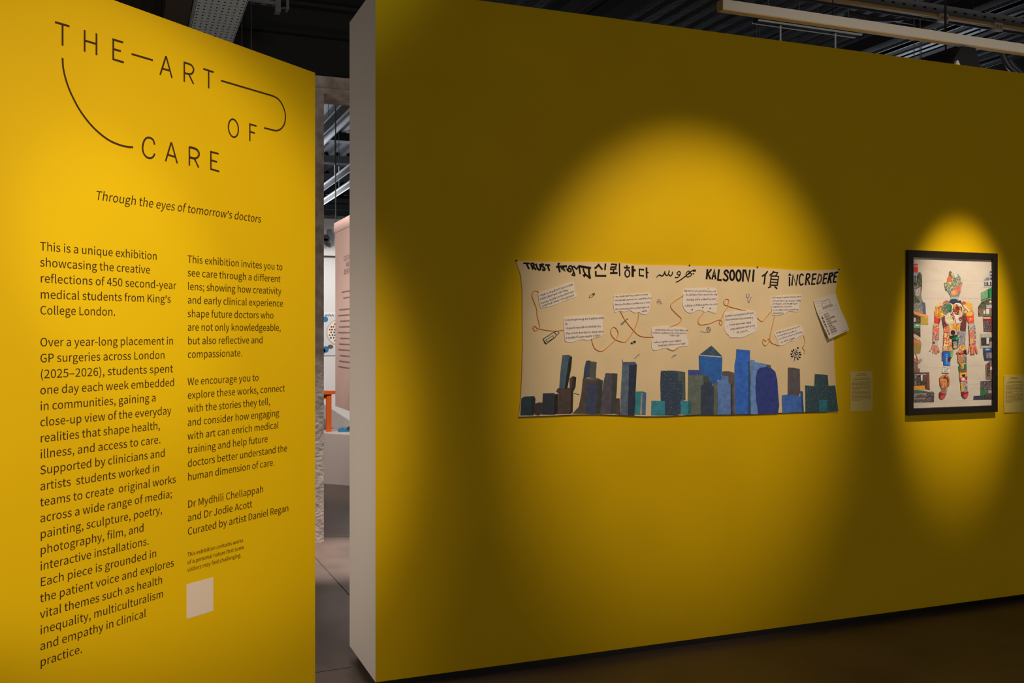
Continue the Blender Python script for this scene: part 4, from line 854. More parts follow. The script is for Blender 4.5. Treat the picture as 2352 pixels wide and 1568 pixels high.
scrap('green fronted stall picture', (c5([(80, 820), (330, 850), (320, 1000), (328, 1320), (200, 1240), (80, 1180)]), K_shop), (c5([(80, 825), (328, 852), (320, 992), (80, 990)]), (84, 140, 104)), (c5([(140, 865), (280, 870), (280, 915), (140, 915)]), (206, 186, 110)))
scrap('red awning market picture', (c5([(80, 1190), (260, 1360), (350, 1500), (365, 1568)])+c6([(240, 100), (212, 320), (110, 342), (52, 320)]), (150, 112, 56)), (c5([(80, 1400), (360, 1540)])+c6([(235, 100), (120, 70), (52, 62)]), (222, 104, 60)), (c5([(80, 1200), (270, 1400), (250, 1440), (80, 1300)]), (206, 166, 140)))
scrap('striped awning corner shop picture', (c6([(55, 320), (110, 345), (175, 515), (210, 560), (200, 780), (55, 780)]), K_brick), (c6([(55, 440), (70, 470), (175, 525), (180, 560), (55, 500)]), (220, 96, 56)), (c6([(65, 330), (105, 400), (105, 470), (65, 430)]), (214, 190, 170)), (c6(ell(222, 490, 38, 40, 0, 16)[:-1]), (150, 130, 104)), (c6([(160, 575), (205, 575), (200, 685), (160, 685)]), (196, 180, 156)))
scrap('dark red cafe front picture', (c6([(55, 785), (425, 778), (440, 1208), (330, 1180), (55, 1195)]), K_shop), (c6([(55, 1108), (320, 1095), (322, 1185), (55, 1200)]), (222, 136, 40)), (c6([(225, 840), (266, 840), (262, 980), (228, 985)]), (206, 184, 164)), (c6([(365, 800), (415, 800), (432, 1180), (370, 1150)]), (126, 60, 44)), (c6([(80, 820), (360, 815), (360, 845), (80, 850)]), (150, 130, 110)), (c6([(80, 860), (112, 860), (115, 1090), (80, 1095)]), K_windows))
scrap('mound and rubble picture at the bottom left', (c6([(55, 1210), (330, 1225), (420, 1252), (490, 1235), (548, 1270), (540, 1490), (55, 1500)]), K_crowd), (c6([(55, 1205), (300, 1215), (290, 1260), (55, 1275)]), (60, 96, 84)), (c6([(60, 1290), (360, 1270), (330, 1430), (60, 1430)]), (140, 120, 104)), (c6([(75, 1400), (120, 1335), (230, 1305), (320, 1335), (365, 1395)]), (100, 74, 56)))
# right row
scrap('white townhouse picture', (c7([(315, 310), (370, 330), (380, 240), (455, 240), (460, 140), (560, 105), (560, 590), (320, 610)]), (184, 168, 152)), *[(c7([(x, y), (x+w_, y), (x+w_, y+h_), (x, y+h_)]), (58, 50, 46)) for x, y, w_, h_ in ((480, 155, 22, 55), (515, 150, 22, 55), (475, 245, 22, 50), (512, 245, 22, 50), (475, 325, 22, 70), (512, 325, 22, 70), (335, 360, 22, 70), (385, 330, 22, 85), (420, 330, 22, 85), (330, 455, 26, 80), (385, 460, 45, 75), (485, 450, 28, 85))], (c7([(325, 545), (560, 540), (560, 565), (325, 570)]), (70, 62, 56)))
scrap('green kiosk picture', (c7([(230, 750), (420, 650), (425, 905), (235, 980)]), (112, 140, 96)), (c7([(420, 650), (555, 610), (555, 895), (425, 905)]), (38, 120, 62)), (c7([(420, 650), (465, 640), (465, 900), (425, 905)]), (30, 80, 42)), (c7([(235, 950), (420, 885), (425, 905), (240, 980)]), (40, 100, 54)))
scrap('brick house under green trees picture', (c7([(245, 1000), (440, 915), (560, 930), (560, 1390), (160, 1400), (155, 1140)]), K_green), (c7([(165, 1200), (560, 1180), (560, 1345), (200, 1365)]), K_brick), (c7([(380, 1090), (560, 1080), (560, 1175), (385, 1180)]), (176, 150, 140)), (c7([(305, 1240), (350, 1240), (350, 1335), (305, 1335)]), (200, 186, 168)), (c7([(380, 1200), (460, 1195), (460, 1335), (380, 1335)]), (200, 186, 168)), (c7([(470, 970), (520, 975), (520, 1025), (465, 1020)]), (216, 204, 190)), (c7([(160, 1370), (560, 1350), (560, 1392), (160, 1402)]), (88, 110, 54)))
scrap('red shop front picture', (c7([(290, 1408), (560, 1400)])+c8([(372, 0), (362, 252), (200, 245), (186, 0)]), (130, 46, 36)), (c7([(295, 1425), (500, 1425), (500, 1468), (295, 1468)]), (200, 160, 140)), (c8([(196, 60), (330, 60), (330, 240), (200, 240)]), K_crowd))
scrap('pale stone shop front picture', (c8([(135, 285), (370, 272), (365, 530), (135, 542)]), (168, 148, 126)), (c8([(150, 352), (345, 350), (340, 495), (155, 500)]), (62, 50, 42)), (c8([(250, 355), (300, 355), (290, 470), (250, 465)]), (190, 176, 160)), (c8([(305, 430), (350, 425), (350, 515), (305, 515)]), (150, 126, 106)))
scrap('blue shop front picture', (c8([(188, 540), (370, 532), (370, 760), (215, 768), (188, 640)]), (56, 56, 66)), (c8([(188, 542), (370, 535), (370, 590), (190, 600)]), (48, 66, 106)), (c8([(230, 555), (305, 550), (305, 578), (230, 582)]), (150, 166, 186)), (c8([(245, 625), (350, 622), (350, 720), (250, 725)]), cf('print_window_glow', [(90, 100, 120), (150, 90, 80), (60, 70, 90), (180, 160, 140)], 200)))
scrap('brick doorway picture', (c8([(230, 840), (310, 768), (372, 762), (368, 1105), (238, 1100)]), (120, 92, 74)), (c8([(255, 830), (312, 800), (310, 1060), (258, 1050)]), K_shop), (c8([(258, 840), (300, 830), (300, 880), (258, 885)]), (140, 50, 46)), (c8([(318, 875), (350, 875), (350, 930), (318, 930)]), (206, 192, 176)))
scrap('crowded market picture with a green crate', (c8([(142, 1135), (370, 1120), (366, 1392), (140, 1392)]), K_crowd), (c8([(142, 1290), (248, 1272), (238, 1380), (140, 1392)]), (44, 104, 48)), (c8([(280, 1300), (340, 1295), (340, 1345), (280, 1350)]), (150, 136, 122)))
scrap('narrow dark strip at the bottom right', (c8([(20, 1400), (372, 1385), (372, 1460), (15, 1465)]), K_berry), (c8([(180, 1400), (372, 1392), (372, 1452), (180, 1455)]), K_shop))
# the figure
scrap('lower face of the figure', (gg([(690, 480), (1000, 440), (985, 600), (935, 740), (800, 740), (720, 600)]), (118, 118, 106)), (gg([(790, 715), (930, 700), (940, 765), (775, 765)]), (150, 156, 130)))
scrap('blueberries forming the neck', (gg([(740, 810), (800, 752), (880, 748), (925, 785), (990, 780), (995, 840), (860, 880), (830, 850)]), K_berry))
scrap('vegetables forming the crown of the head', (gg([(750, 200), (830, 245), (880, 235), (930, 260), (975, 320), (990, 420), (1020, 415), (1005, 500), (850, 560), (720, 590), (700, 590), (680, 590), (655, 470), (650, 430), (705, 420), (715, 330), (745, 300)]), K_veg), (gg([(750, 275), (772, 185), (822, 240), (800, 310), (756, 310)]), (104, 88, 62)), (gg([(715, 330), (790, 308), (800, 390), (712, 405)]), (222, 84, 44)), (gg(ell(772, 440, 24, 24, 0, 12)[:-1]), (226, 176, 40)), (gg(ell(812, 258, 22, 30, 0, 12)[:-1]), (214, 160, 50)), (gg([(850, 240), (900, 240), (920, 300), (870, 330), (845, 290)]), (180, 176, 166)))
scrap('tomatoes forming the mouth', (gg([(780, 620), (860, 560), (950, 480), (1000, 478), (985, 590), (900, 680), (840, 695), (795, 680)]), K_prawn), (gg(ell(845, 628, 58, 40, 0, 16)[:-1]), (236, 140, 84)))
scrap('bread bun on the left shoulder', (c2([(212, 545), (215, 470), (270, 400), (350, 355), (450, 350), (480, 400), (430, 470), (400, 520)]), (206, 156, 104)), (c2([(215, 540), (400, 450), (420, 480), (400, 540), (230, 565)]), (150, 84, 50)))
scrap('brown steak at the collar', (c2([(470, 330), (575, 268), (650, 310), (640, 360), (480, 385)]), (176, 92, 66)))
scrap('chips forming the left upper arm', (c2([(215, 545), (400, 500), (430, 640), (495, 755), (455, 830), (380, 850), (290, 885), (180, 780), (168, 655)]), K_fries), (c2([(380, 700), (425, 680), (490, 750), (400, 780)]), (230, 190, 40)))
scrap('red chip box on the left arm', (c2([(175, 775), (260, 860), (380, 880), (345, 1022), (175, 1020)]), (216, 50, 46)), (c2([(300, 880), (380, 880), (345, 1022), (300, 1020)]), (130, 40, 36)))
scrap('sweet wrappers on the left forearm', (c2([(148, 1030), (335, 1040), (330, 1180), (325, 1568), (115, 1568), (130, 1180)]), K_candy), (c2([(148, 1030), (220, 1035), (220, 1105), (145, 1105)]), (206, 166, 60)), (c2([(150, 1200), (325, 1190), (325, 1300), (150, 1310)]), (222, 92, 56)), (c3([(112, 0), (322, 0), (305, 150), (115, 160)]), K_candy), (c3([(115, 160), (305, 160), (300, 380), (200, 330), (120, 300)]), (186, 160, 140)), (c3(ell(155, 240, 42, 45, 0, 14)[:-1]), (110, 62, 50)))
scrap('sausages forming the left hand', *[(c3(q), K_sauce) for q in ([(120, 290), (180, 300), (120, 430), (40, 520), (5, 510), (60, 440)], [(150, 300), (200, 310), (170, 480), (150, 570), (105, 560), (130, 420)], [(180, 310), (235, 320), (235, 480), (230, 600), (185, 590), (180, 440)], [(215, 320), (255, 330), (270, 480), (275, 590), (235, 600), (235, 440)], [(235, 330), (280, 370), (345, 500), (340, 550), (295, 550), (255, 450)])])
scrap('bowl of mushrooms and greens on the chest', (c2(ell(590, 545, 182, 190, 0, 28)[:-1]), (150, 146, 130)), (c2(ell(590, 545, 165, 172, 0, 28)[:-1]), K_salad), (c2([(600, 420), (680, 390), (740, 460), (740, 560), (700, 650), (650, 660), (600, 560), (560, 510)]), K_leaf))
scrap('full breakfast plate on the chest', (c2(ell(925, 570, 182, 208, 0, 28)[:-1]), (216, 192, 168)), (c2(ell(925, 580, 160, 180, 0, 28)[:-1]), K_meze), (c2(ell(925, 540, 55, 62, 0, 16)[:-1]), (110, 44, 30)), (c2(ell(835, 460, 55, 50, 0, 14)[:-1]), (230, 124, 50)), (c2(ell(1015, 650, 40, 75, 0, 14)[:-1]), (214, 160, 80)), (c2([(900, 400), (1000, 390), (1040, 470), (960, 480)]), (206, 180, 156)))
scrap('round bun on the right shoulder', (c2([(1060, 370), (1130, 320), (1210, 335), (1300, 325), (1400, 400), (1440, 520), (1430, 600), (1300, 640), (1200, 560), (1090, 440)]), (226, 150, 66)), (c2(ell(1130, 370, 75, 55, 0, 16)[:-1]), (176, 80, 54)), (c2([(1100, 440), (1160, 440), (1330, 620), (1290, 640)]), (236, 200, 150)))
scrap('burger filling under the right bun', (c2([(1100, 450), (1290, 640), (1430, 570), (1450, 640), (1420, 720), (1300, 795), (1110, 755)]), K_burger))
scrap('red chip carton with a yellow M on the right arm', (c2([(1190, 760), (1300, 800), (1420, 740), (1450, 640), (1472, 1010), (1290, 1052)]), (224, 70, 46)), (c2(ell(1320, 725, 110, 72, 0, 16)[:-1]), (228, 160, 60)), *[(c2(q), (240, 176, 60)) for q in ([(1318, 960), (1318, 880), (1335, 860), (1348, 875), (1346, 890), (1332, 885), (1332, 955)], [(1352, 950), (1348, 880), (1362, 858), (1378, 875), (1372, 890), (1362, 880), (1366, 948)], [(1335, 862), (1362, 858), (1360, 880), (1340, 882)], [(1374, 868), (1392, 866), (1408, 885), (1408, 940), (1394, 942), (1392, 886), (1378, 885)])])
scrap('chocolate bar on the left ribs', (c2([(410, 855), (510, 780), (530, 940), (630, 1080), (470, 1180)]), K_choc))
scrap('chocolate bar on the right ribs', (c2([(1060, 785), (1190, 760), (1230, 900), (1190, 1312), (1010, 1270), (1040, 1040)]), K_choc), *[(c2([(1020, 850+70*i), (1220, 850+70*i), (1220, 856+70*i), (1020, 856+70*i)]), (76, 34, 30)) for i in range(7)])
scrap('plate of rice on the stomach', (c2(ell(680, 885, 168, 200, 0, 26)[:-1]), (216, 160, 140)), (c2(ell(665, 880, 125, 175, 0, 26)[:-1]), K_rice), (c2([(680, 720), (760, 690), (840, 830), (800, 960), (730, 780)]), K_meze))
scrap('plate of popcorn on the stomach', (c2([(800, 740), (940, 760), (1040, 790), (1080, 920), (1040, 1020), (960, 1040), (880, 1000), (850, 880)]), (206, 184, 164)), (c2(ell(1015, 890, 60, 75, 0, 14)[:-1]), K_meze))
scrap('crisps on the belly', (c2(ell(865, 1140, 150, 130, 0, 22)[:-1]), (214, 150, 66)), (c2([(640, 1100), (720, 1080), (730, 1200), (660, 1190)]), (220, 190, 70)), (c2([(760, 1060), (960, 1040), (990, 1180), (900, 1330), (800, 1220)]), K_fries))
scrap('king prawns on the left hip', (c2([(480, 1150), (640, 1120), (720, 1230), (640, 1330), (480, 1320)]), K_prawn))
scrap('dark plum on the belly', (c2([(660, 1300), (700, 1200), (860, 1220), (900, 1370), (840, 1440), (660, 1430)]), (200, 156, 120)), (c2(ell(775, 1335, 78, 84, 0, 18)[:-1]), (46, 32, 42)))
scrap('tins forming the right hip', (c2([(930, 1300), (1010, 1270), (1200, 1310), (1165, 1568)])+c3([(1190, 0), (1175, 320), (1000, 330), (930, 420), (930, 0)]), K_coin), (c2([(1090, 1300), (1200, 1310), (1180, 1370), (1100, 1360)]), (130, 140, 176)))
scrap('streaky bacon on the left hip', (c2([(470, 1340), (640, 1360), (660, 1568)])+c3([(640, 150), (460, 150)]), K_meal), *[(c3([(530+40*i, 0), (548+40*i, 0), (548+40*i, 150), (530+40*i, 150)]), (232, 150, 110)) for i in range(3)])
scrap('tubes of crisps at the groin', (c2([(650, 1450), (900, 1400), (960, 1568)])+c3([(960, 60), (930, 300), (920, 420), (780, 440), (745, 170)]), (40, 42, 38)), (c3(ell(905, 95, 58, 55, 0, 16)[:-1]), (38, 140, 74)), (c3([(750, 90), (850, 60), (880, 130), (760, 140)]), (30, 96, 44)), (c3(ell(850, 370, 70, 60, 0, 16)[:-1]), (206, 140, 80)), (c3([(770, 210), (920, 200), (915, 230), (775, 240)]), (200, 190, 180)), (c3([(775, 270), (915, 262), (912, 290), (778, 300)]), (200, 190, 180)))
scrap('burger meal poster on the left thigh', (c3([(462, 150), (740, 120), (745, 520), (455, 505)]), K_meal), (c3([(470, 290), (610, 290), (600, 345), (470, 345)]), (240, 190, 120)), (c3([(600, 330), (700, 300), (700, 470), (600, 460)]), K_burger))
ob = scrap('blue OREO biscuit packet on the left knee', (c3([(420, 530), (690, 530), (692, 1010), (470, 990), (472, 825), (418, 808)]), (32, 88, 150)), (c3([(420, 530), (480, 535), (480, 700), (418, 700)]), (66, 62, 96)), (c3(ell(650, 785, 52, 78, 0, 18)[:-1]), (58, 42, 44)), (c3([(620, 900), (690, 850), (690, 990), (640, 995)]), (60, 130, 180)))
lt = MB()
M_wp = mat('white_print', sp_(236, 224, 210), .5); M_rp = mat('red_print', sp_(200, 56, 60), .5); M_kp = mat('dark_print', sp_(70, 84, 66), .5)
LH = .0104+.00007*(_lay[0]+2)+.0004
text_fill(lt, WALL, [fit(WALL, 'OREO', c3([(598, 945)])[0], c3([(590, 610)])[0], .0100)], LH, M_wp)
lt.build('lettering', pic)['label'] = 'white word OREO running up the blue packet'
scrap('green leaf slip by the left knee', (c3([(745, 470), (795, 465), (780, 620), (750, 725), (700, 715), (690, 620)]), (112, 150, 84)))
scrap('cornflakes packet on the left shin', (c3([(440, 1000), (690, 1010), (650, 1225), (420, 1220)]), (206, 190, 170)))
lt = MB()
text_fill(lt, WALL, [fit(WALL, 'Kellogg’s', c3([(432, 1060)])[0], c3([(690, 1090)])[0], .0085)], LH+.0003, M_rp, .25)
text_fill(lt, WALL, [fit(WALL, 'CORN', c3([(478, 1138)])[0], c3([(600, 1142)])[0], .0055), fit(WALL, 'FLAKES', c3([(478, 1196)])[0], c3([(588, 1198)])[0], .0055)], LH+.0003, M_kp)
lt.build('lettering', pic)['label'] = 'red and green cereal packet lettering'
scrap('curly fries forming the left calf', (c4([(455, 130), (560, 40), (720, -20), (830, -10), (930, 250), (885, 500), (700, 640), (560, 620), (480, 450), (465, 280)]), K_curly), (c4([(620, 120), (700, 60), (880, 220), (850, 500), (800, 300)]), (110, 46, 26)), *[(c4(q), (222, 136, 74)) for q in ([(540, 330), (560, 320), (650, 560), (630, 580)], [(600, 290), (630, 290), (680, 590), (655, 600)], [(750, 220), (790, 230), (720, 560), (700, 570)], [(480, 200), (780, 200), (760, 250), (600, 270), (490, 260)])])
scrap('brown ankle of the left leg', (c4([(555, 640), (830, 620), (780, 885), (600, 850), (510, 770)]), (150, 96, 70)), (c4([(750, 630), (830, 620), (780, 885), (730, 860)]), (160, 136, 110)))
scrap('red left shoe', (c4([(440, 800), (500, 765), (580, 840), (745, 890), (715, 1000), (600, 1090), (540, 1085), (450, 1000)]), (120, 42, 34)), (c4([(540, 930), (740, 890), (715, 1000), (600, 1090), (530, 1080), (470, 1040)]), (196, 62, 58)))
scrap('fruit sweets on the right thigh', (c3([(990, 350), (1040, 320), (1190, 330), (1212, 480), (1100, 600), (985, 620), (960, 560)]), K_meal), (c3([(1080, 380), (1190, 360), (1195, 450), (1110, 480)]), (228, 160, 40)), (c3(ell(1040, 590, 68, 50, 0, 16)[:-1]), (60, 32, 36)), (c3(ell(1045, 575, 42, 40, 0, 14)[:-1]), (222, 70, 66)))
scrap('small red scrap by the right thigh', (c3([(880, 540), (940, 525), (950, 640), (900, 590)]), (190, 70, 56)))
scrap('navy wrapper on the right thigh', (c3([(1105, 500), (1210, 458), (1232, 640), (1130, 655)]), (44, 42, 58)))
scrap('sandwich pack on the right knee', (c3([(930, 610), (1000, 640), (1170, 610), (1215, 660), (1215, 930), (1060, 960), (1000, 940), (935, 850)]), K_burger), (c3([(955, 790), (1150, 615), (1190, 720), (1010, 930)]), (176, 114, 76)), (c3([(925, 620), (1010, 640), (960, 730)]), (222, 100, 66)), (c3([(1150, 700), (1215, 690), (1215, 930), (1160, 900)]), (100, 92, 76)))
scrap('green cereal pack on the right shin', (c3([(960, 965), (1215, 930), (1222, 1140), (1100, 1180), (970, 1165)]), (42, 104, 58)), (c3(ell(1070, 1040, 42, 70, 0, 14)[:-1]), (232, 100, 50)), (c3([(1020, 960), (1120, 940), (1130, 1100), (1090, 1000)]), (220, 170, 50)))
scrap('yellow and red pack on the right shin', (c3([(985, 1170), (1230, 1140), (1242, 1340), (995, 1390)]), (230, 150, 46)), (c3([(985, 1170), (1230, 1135), (1235, 1190), (990, 1220)]), (196, 46, 40)), (c3(ell(1110, 1235, 62, 50, 0, 16)[:-1]), (50, 56, 104)), (c3(ell(1120, 1310, 58, 50, 0, 16)[:-1]), (44, 36, 36)), (c3([(1055, 1220), (1165, 1220), (1165, 1265), (1055, 1270)]), (220, 180, 80)))
scrap('red and white pack on the right calf', (c3([(1000, 1380), (1242, 1340), (1225, 1530), (1010, 1510)]), (166, 40, 46)), (c3(ell(1105, 1430, 70, 60, 0, 14)[:-1]), (214, 176, 170)))
scrap('mustard packet on the right ankle', (c4([(1400, 330), (1700, 240), (1722, 560), (1640, 700), (1540, 765), (1440, 770)]), K_candy2), (c4([(1395, 430), (1520, 430), (1525, 720), (1450, 770)]), (196, 150, 56)), (c4(ell(1660, 595, 52, 58, 0, 16)[:-1]), (64, 100, 140)))
scrap('right foot', (c4([(1550, 690), (1710, 650), (1755, 790), (1640, 820), (1545, 800)]), (166, 110, 88)))
scrap('red right shoe', (c4([(1440, 770), (1600, 800), (1755, 760), (1745, 930), (1680, 1020), (1610, 1052), (1520, 1000), (1455, 900)]), (120, 32, 40)), (c4([(1540, 900), (1750, 820), (1742, 930), (1680, 1020), (1610, 1050), (1530, 1000)]), (206, 58, 60)))
scrap('drink cans on the right forearm', (c2([(1275, 1055), (1470, 1015), (1500, 1160), (1512, 1300), (1530, 1568), (1312, 1568), (1300, 1300)]), K_candy2), (c2([(1275, 1055), (1470, 1020), (1480, 1110), (1290, 1150)]), (150, 156, 148)), (c2([(1310, 1320), (1420, 1310), (1430, 1500), (1320, 1510)]), (222, 100, 76)))
scrap('snack packs on the right wrist', (c3([(1308, 0), (1525, 0), (1522, 280), (1312, 300)]), K_candy), (c3([(1320, 100), (1430, 90), (1440, 260), (1330, 260)]), (206, 150, 90)))
scrap('prawns forming the right hand', *[(c3(q), K_prawn) for q in ([(1320, 290), (1400, 300), (1330, 430), (1300, 570), (1258, 570), (1290, 440)], [(1350, 300), (1420, 300), (1410, 440), (1400, 615), (1350, 612), (1360, 440)], [(1400, 300), (1460, 300), (1450, 440), (1440, 610), (1405, 610), (1400, 440)], [(1440, 300), (1500, 300), (1495, 440), (1495, 605), (1450, 600), (1445, 440)], [(1470, 290), (1510, 300), (1560, 470), (1600, 570), (1550, 580), (1505, 480)])])

# ================================================================ above the yellow wall
M_steel = mat('galvanised_steel', rgb(120, 122, 124), .45, .7, .1, 30, .15, 10)
M_alu = mat('aluminium', rgb(205, 208, 212), .35, .6)
M_lum = mat('beige_metal', rgb(226, 214, 196), .45)
M_tray = mat('grey_tray', rgb(120, 122, 126), .5, .3, .05, 60)
M_ivory = mat('ivory_plastic', rgb(206, 196, 170), .5)
M_cable = mat('black_cable', rgb(62, 62, 66), .3)
M_rod = mat('hanging_rod', rgb(150, 152, 156), .4, .6)
M_beam = mat('black_beam', rgb(14, 14, 15), .75)
M_dot = mat('slot_dark', rgb(10, 10, 10), .9)

M_och = mat('ochre_lit_metal', rgb(206, 164, 90), .5)  # warm bounced light put into the colour of luminaire and tray lip
M_wht = mat('white_metal', rgb(238, 240, 244), .4)
# long linear luminaire
p = at_z(1661, 22, 3.5); y0, x0 = p.y, p.x
lu = thing('linear_luminaire', (x0+2, y0+.03, 3.5), 'long beige box-section light fitting hanging over the yellow wall at the upper right', 'light')
b = MB(); b.box((x0, y0, 3.505), (x0+4.6, y0+.06, 3.565), M_lum); b.build('housing', lu)
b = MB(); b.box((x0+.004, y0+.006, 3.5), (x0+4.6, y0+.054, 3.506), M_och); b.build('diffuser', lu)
b = MB(); b.box((x0-.004, y0-.002, 3.5), (x0, y0+.062, 3.566), M_och); b.build('end_cap', lu)  # yellow bounce from the wall painted on the end
for px in (1913, 2170):
    q = at_y(px, 60, y0+.03); MB().tube([(q.x, y0+.03, 3.56), (q.x, y0+.03, 4.5)], .004, M_beam, 6).build('hanger', lu)
# cable tray above it
p = at_z(1897, 0, 3.9); ty, tx = p.y, p.x
tr_ = thing('cable_tray', (tx+1, ty, 3.9), 'grey slotted cable tray with a beige lower lip behind the long light fitting', 'tray')
b = MB(); b.box((tx-1, ty, 3.925), (tx+5, ty+.004, 4.0), M_tray); b.box((tx-1, ty, 3.92), (tx+5, ty+.03, 3.926), M_tray); b.box((tx-1, ty+.2, 3.95), (tx+5, ty+.204, 4.0), M_tray)
for i in range(60): b.box((tx-.9+i*.1, ty-.001, 3.955), (tx-.87+i*.1, ty, 3.968), M_dot)
b.build('channel', tr_)
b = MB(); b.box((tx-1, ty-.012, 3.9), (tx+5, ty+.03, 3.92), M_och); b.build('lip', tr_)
for i in range(5): MB().box((tx-.52+i, ty, 3.99), (tx-.48+i, ty+.2, 4.0), M_tray).build('crossbar', tr_); MB().tube([(tx-.5+i, ty+.1, 3.99), (tx-.5+i, ty+.1, 4.5)], .005, M_beam, 6).build('hanger', tr_)
for px, py, lab in ((2163, 43, 'ivory double socket under the cable tray, left one of two'), (2288, 63, 'ivory double socket under the cable tray, right one of two')):
    q = at_y(px, py, ty-.02)
    t = thing('socket_box', (q.x, ty-.02, q.z-.03), lab, 'socket')
    MB().box((q.x-.04, ty-.048, q.z-.03), (q.x+.04, ty-.0125, q.z+.028), M_ivory).build('box', t)
    for s in (-1, 1): MB().box((q.x+s*.019-.013, ty-.051, q.z-.015), (q.x+s*.019+.013, ty-.048, q.z+.012), mat('socket_face', rgb(150, 142, 124), .5)).build('outlet', t)
    MB().tube([(q.x-.04, ty-.03, q.z+.0), (q.x-.2, ty-.02, q.z-.005)], .006, M_ivory, 6).build('cable_stub', t)
# lighting tracks with rods
M_trk = mat('grey_aluminium', rgb(100, 102, 108), .45, .2)
def track(label, a, b_, rods=(), gap=.045, grp=None, r=.006, ztop=4.5, em=None):
    a, b_ = Vector(a), Vector(b_); d = (b_-a).normalized(); n = d.cross(Vector((0, 0, 1))).normalized()*gap/2
    t = thing('lighting_track', (a+b_)/2, label, 'track', grp)
    m = MB(); m.bar(a, b_, gap*.8, .03, M_beam); m.build('rail', t)
    for s in (-1, 1): MB().bar(a+n*s-Vector((0, 0, .012)), b_+n*s-Vector((0, 0, .012)), r*1.6, .012, em or M_trk).build('edge_strip', t)
    for k in rods:
        q = a+(b_-a)*k; MB().tube([q, (q.x, q.y, ztop)], .004, M_rod, 6).build('rod', t)
    return t
G_t = 'lighting tracks over the yellow wall'
TZ = 4.02
a, c = at_z(1735, 46, TZ), at_z(1978, 77, TZ)
c.y = a.y
bt_ = track('bright edged lighting track running along behind the yellow wall, on white drop rods', a, c, (.12, .9), .08, G_t, .008, 4.5, M_wht)
for px in (1791, 1917):
    q = at_y(px, 60, a.y)
    MB().tube([(q.x, a.y-.01, 2.6), (q.x, a.y-.01, TZ)], .007, M_wht, 8).build('drop_rod', bt_); MB().box((q.x-.03, a.y-.03, TZ-.02), (q.x+.03, a.y+.01, TZ+.03), M_beam).build('clamp', bt_)
q = at_z(1775, 90, 4.2); track('short track crossing behind the left white rod', (q.x, q.y-.6, 4.2), (q.x, q.y+2.2, 4.2), (.3, .8), .07, G_t)
q = at_z(1845, 57, 4.14); track('track crossing behind the bright lighting track', (q.x, q.y-1.0, 4.14), (q.x, q.y+2.0, 4.14), (.35, .8), .07, G_t)
q = at_z(1915, 30, 4.3); track('track that ends over the left part of the long light fitting', (q.x, q.y-.3, 4.3), (q.x, q.y+1.4, 4.3), (.3, .8), .07, G_t)
q = at_z(2300, 135, 3.7); track('twin-edged track at the far right above the wall', (q.x, q.y-.3, 3.7), (q.x, q.y+2.0, 3.7), (.5, .53), .10, G_t)
q = at_z(2290, 80, 4.1); track('track behind the right ivory socket', (q.x, q.y-.5, 4.1), (q.x, q.y+1.2, 4.1), (.4, .8), .07, G_t)
# black beams along the ribs, seen over the wall
for i, (px, py, wd, lab) in enumerate(((1320, 12, .16, 'black ceiling beam over the left part of the yellow wall'), (1450, 12, .22, 'wider black ceiling beam over the middle of the yellow wall'),
        (2080, 110, .20, 'black ceiling beam under the long light fitting'), (2150, 120, .16, 'black ceiling beam right of the wide one under the light fitting'), (2040, 100, .14, 'narrow black ceiling beam left of the one under the light fitting'))):
    q = at_z(px, py, 4.4)
    tag(MB().box((q.x-wd/2, .8, 4.4), (q.x+wd/2, 16.5, 4.5), M_beam).build('ceiling_beam'), lab, 'beam', 'black beams over the yellow wall')
for i, (px, py) in enumerate(((2105, 95), (2150, 100), (2250, 40), (2320, 45))):
    q = at_z(px, py, 4.25)
    tag(MB().box((q.x-.05, q.y-1.6, 4.25), (q.x+.05, q.y+1.6, 4.27), M_trk).build('ceiling_strip'), ('pale metal strip below the deck beside the long light fitting, leftmost', 'second pale metal strip below the deck', 'pale metal strip above the sockets', 'rightmost pale metal strip near the frame edge')[i], 'strip', 'pale strips under the deck')
# drooping cables
def cable(pts, r, label):
    P_ = [at_y(px, py, y) for px, py, y in pts]
    out = []
    n = len(P_)
    for i in range(n-1):
        a, b, c, d = P_[max(i-1, 0)], P_[i], P_[i+1], P_[min(i+2, n-1)]
        for k in range(6):
            t = k/6; out.append(.5*(2*b+(c-a)*t+(2*a-5*b+4*c-d)*t*t+(3*b-a-3*c+d)*t**3))
    out.append(P_[-1])
    tag(MB().tube(out, r, M_cable, 8).build('cable', smooth=True), label, 'cable', 'black cables above the yellow wall')
cable([(1935, 22, 3.05), (1990, 38, 3.05), (2050, 46, 3.05), (2110, 56, 3.05), (2170, 66, 3.05), (2236, 66, 3.05)], .016, 'black cable sagging behind the cable tray, upper one')
cable([(1930, 26, 2.7), (1980, 42, 2.7), (2030, 48, 2.7), (2075, 45, 2.7)], .012, 'black cable sagging behind the cable tray, lower one')
cable([(2293, 95, 1.5), (2300, 110, 1.5), (2305, 130, 1.5), (2320, 155, 1.5), (2345, 175, 1.5)], .022, 'left of two thick black hoses falling behind the wall at the far right')
cable([(2305, 115, 1.7), (2318, 140, 1.7), (2335, 160, 1.7), (2362, 180, 1.7)], .03, 'right of two thick black hoses falling behind the wall at the far right')
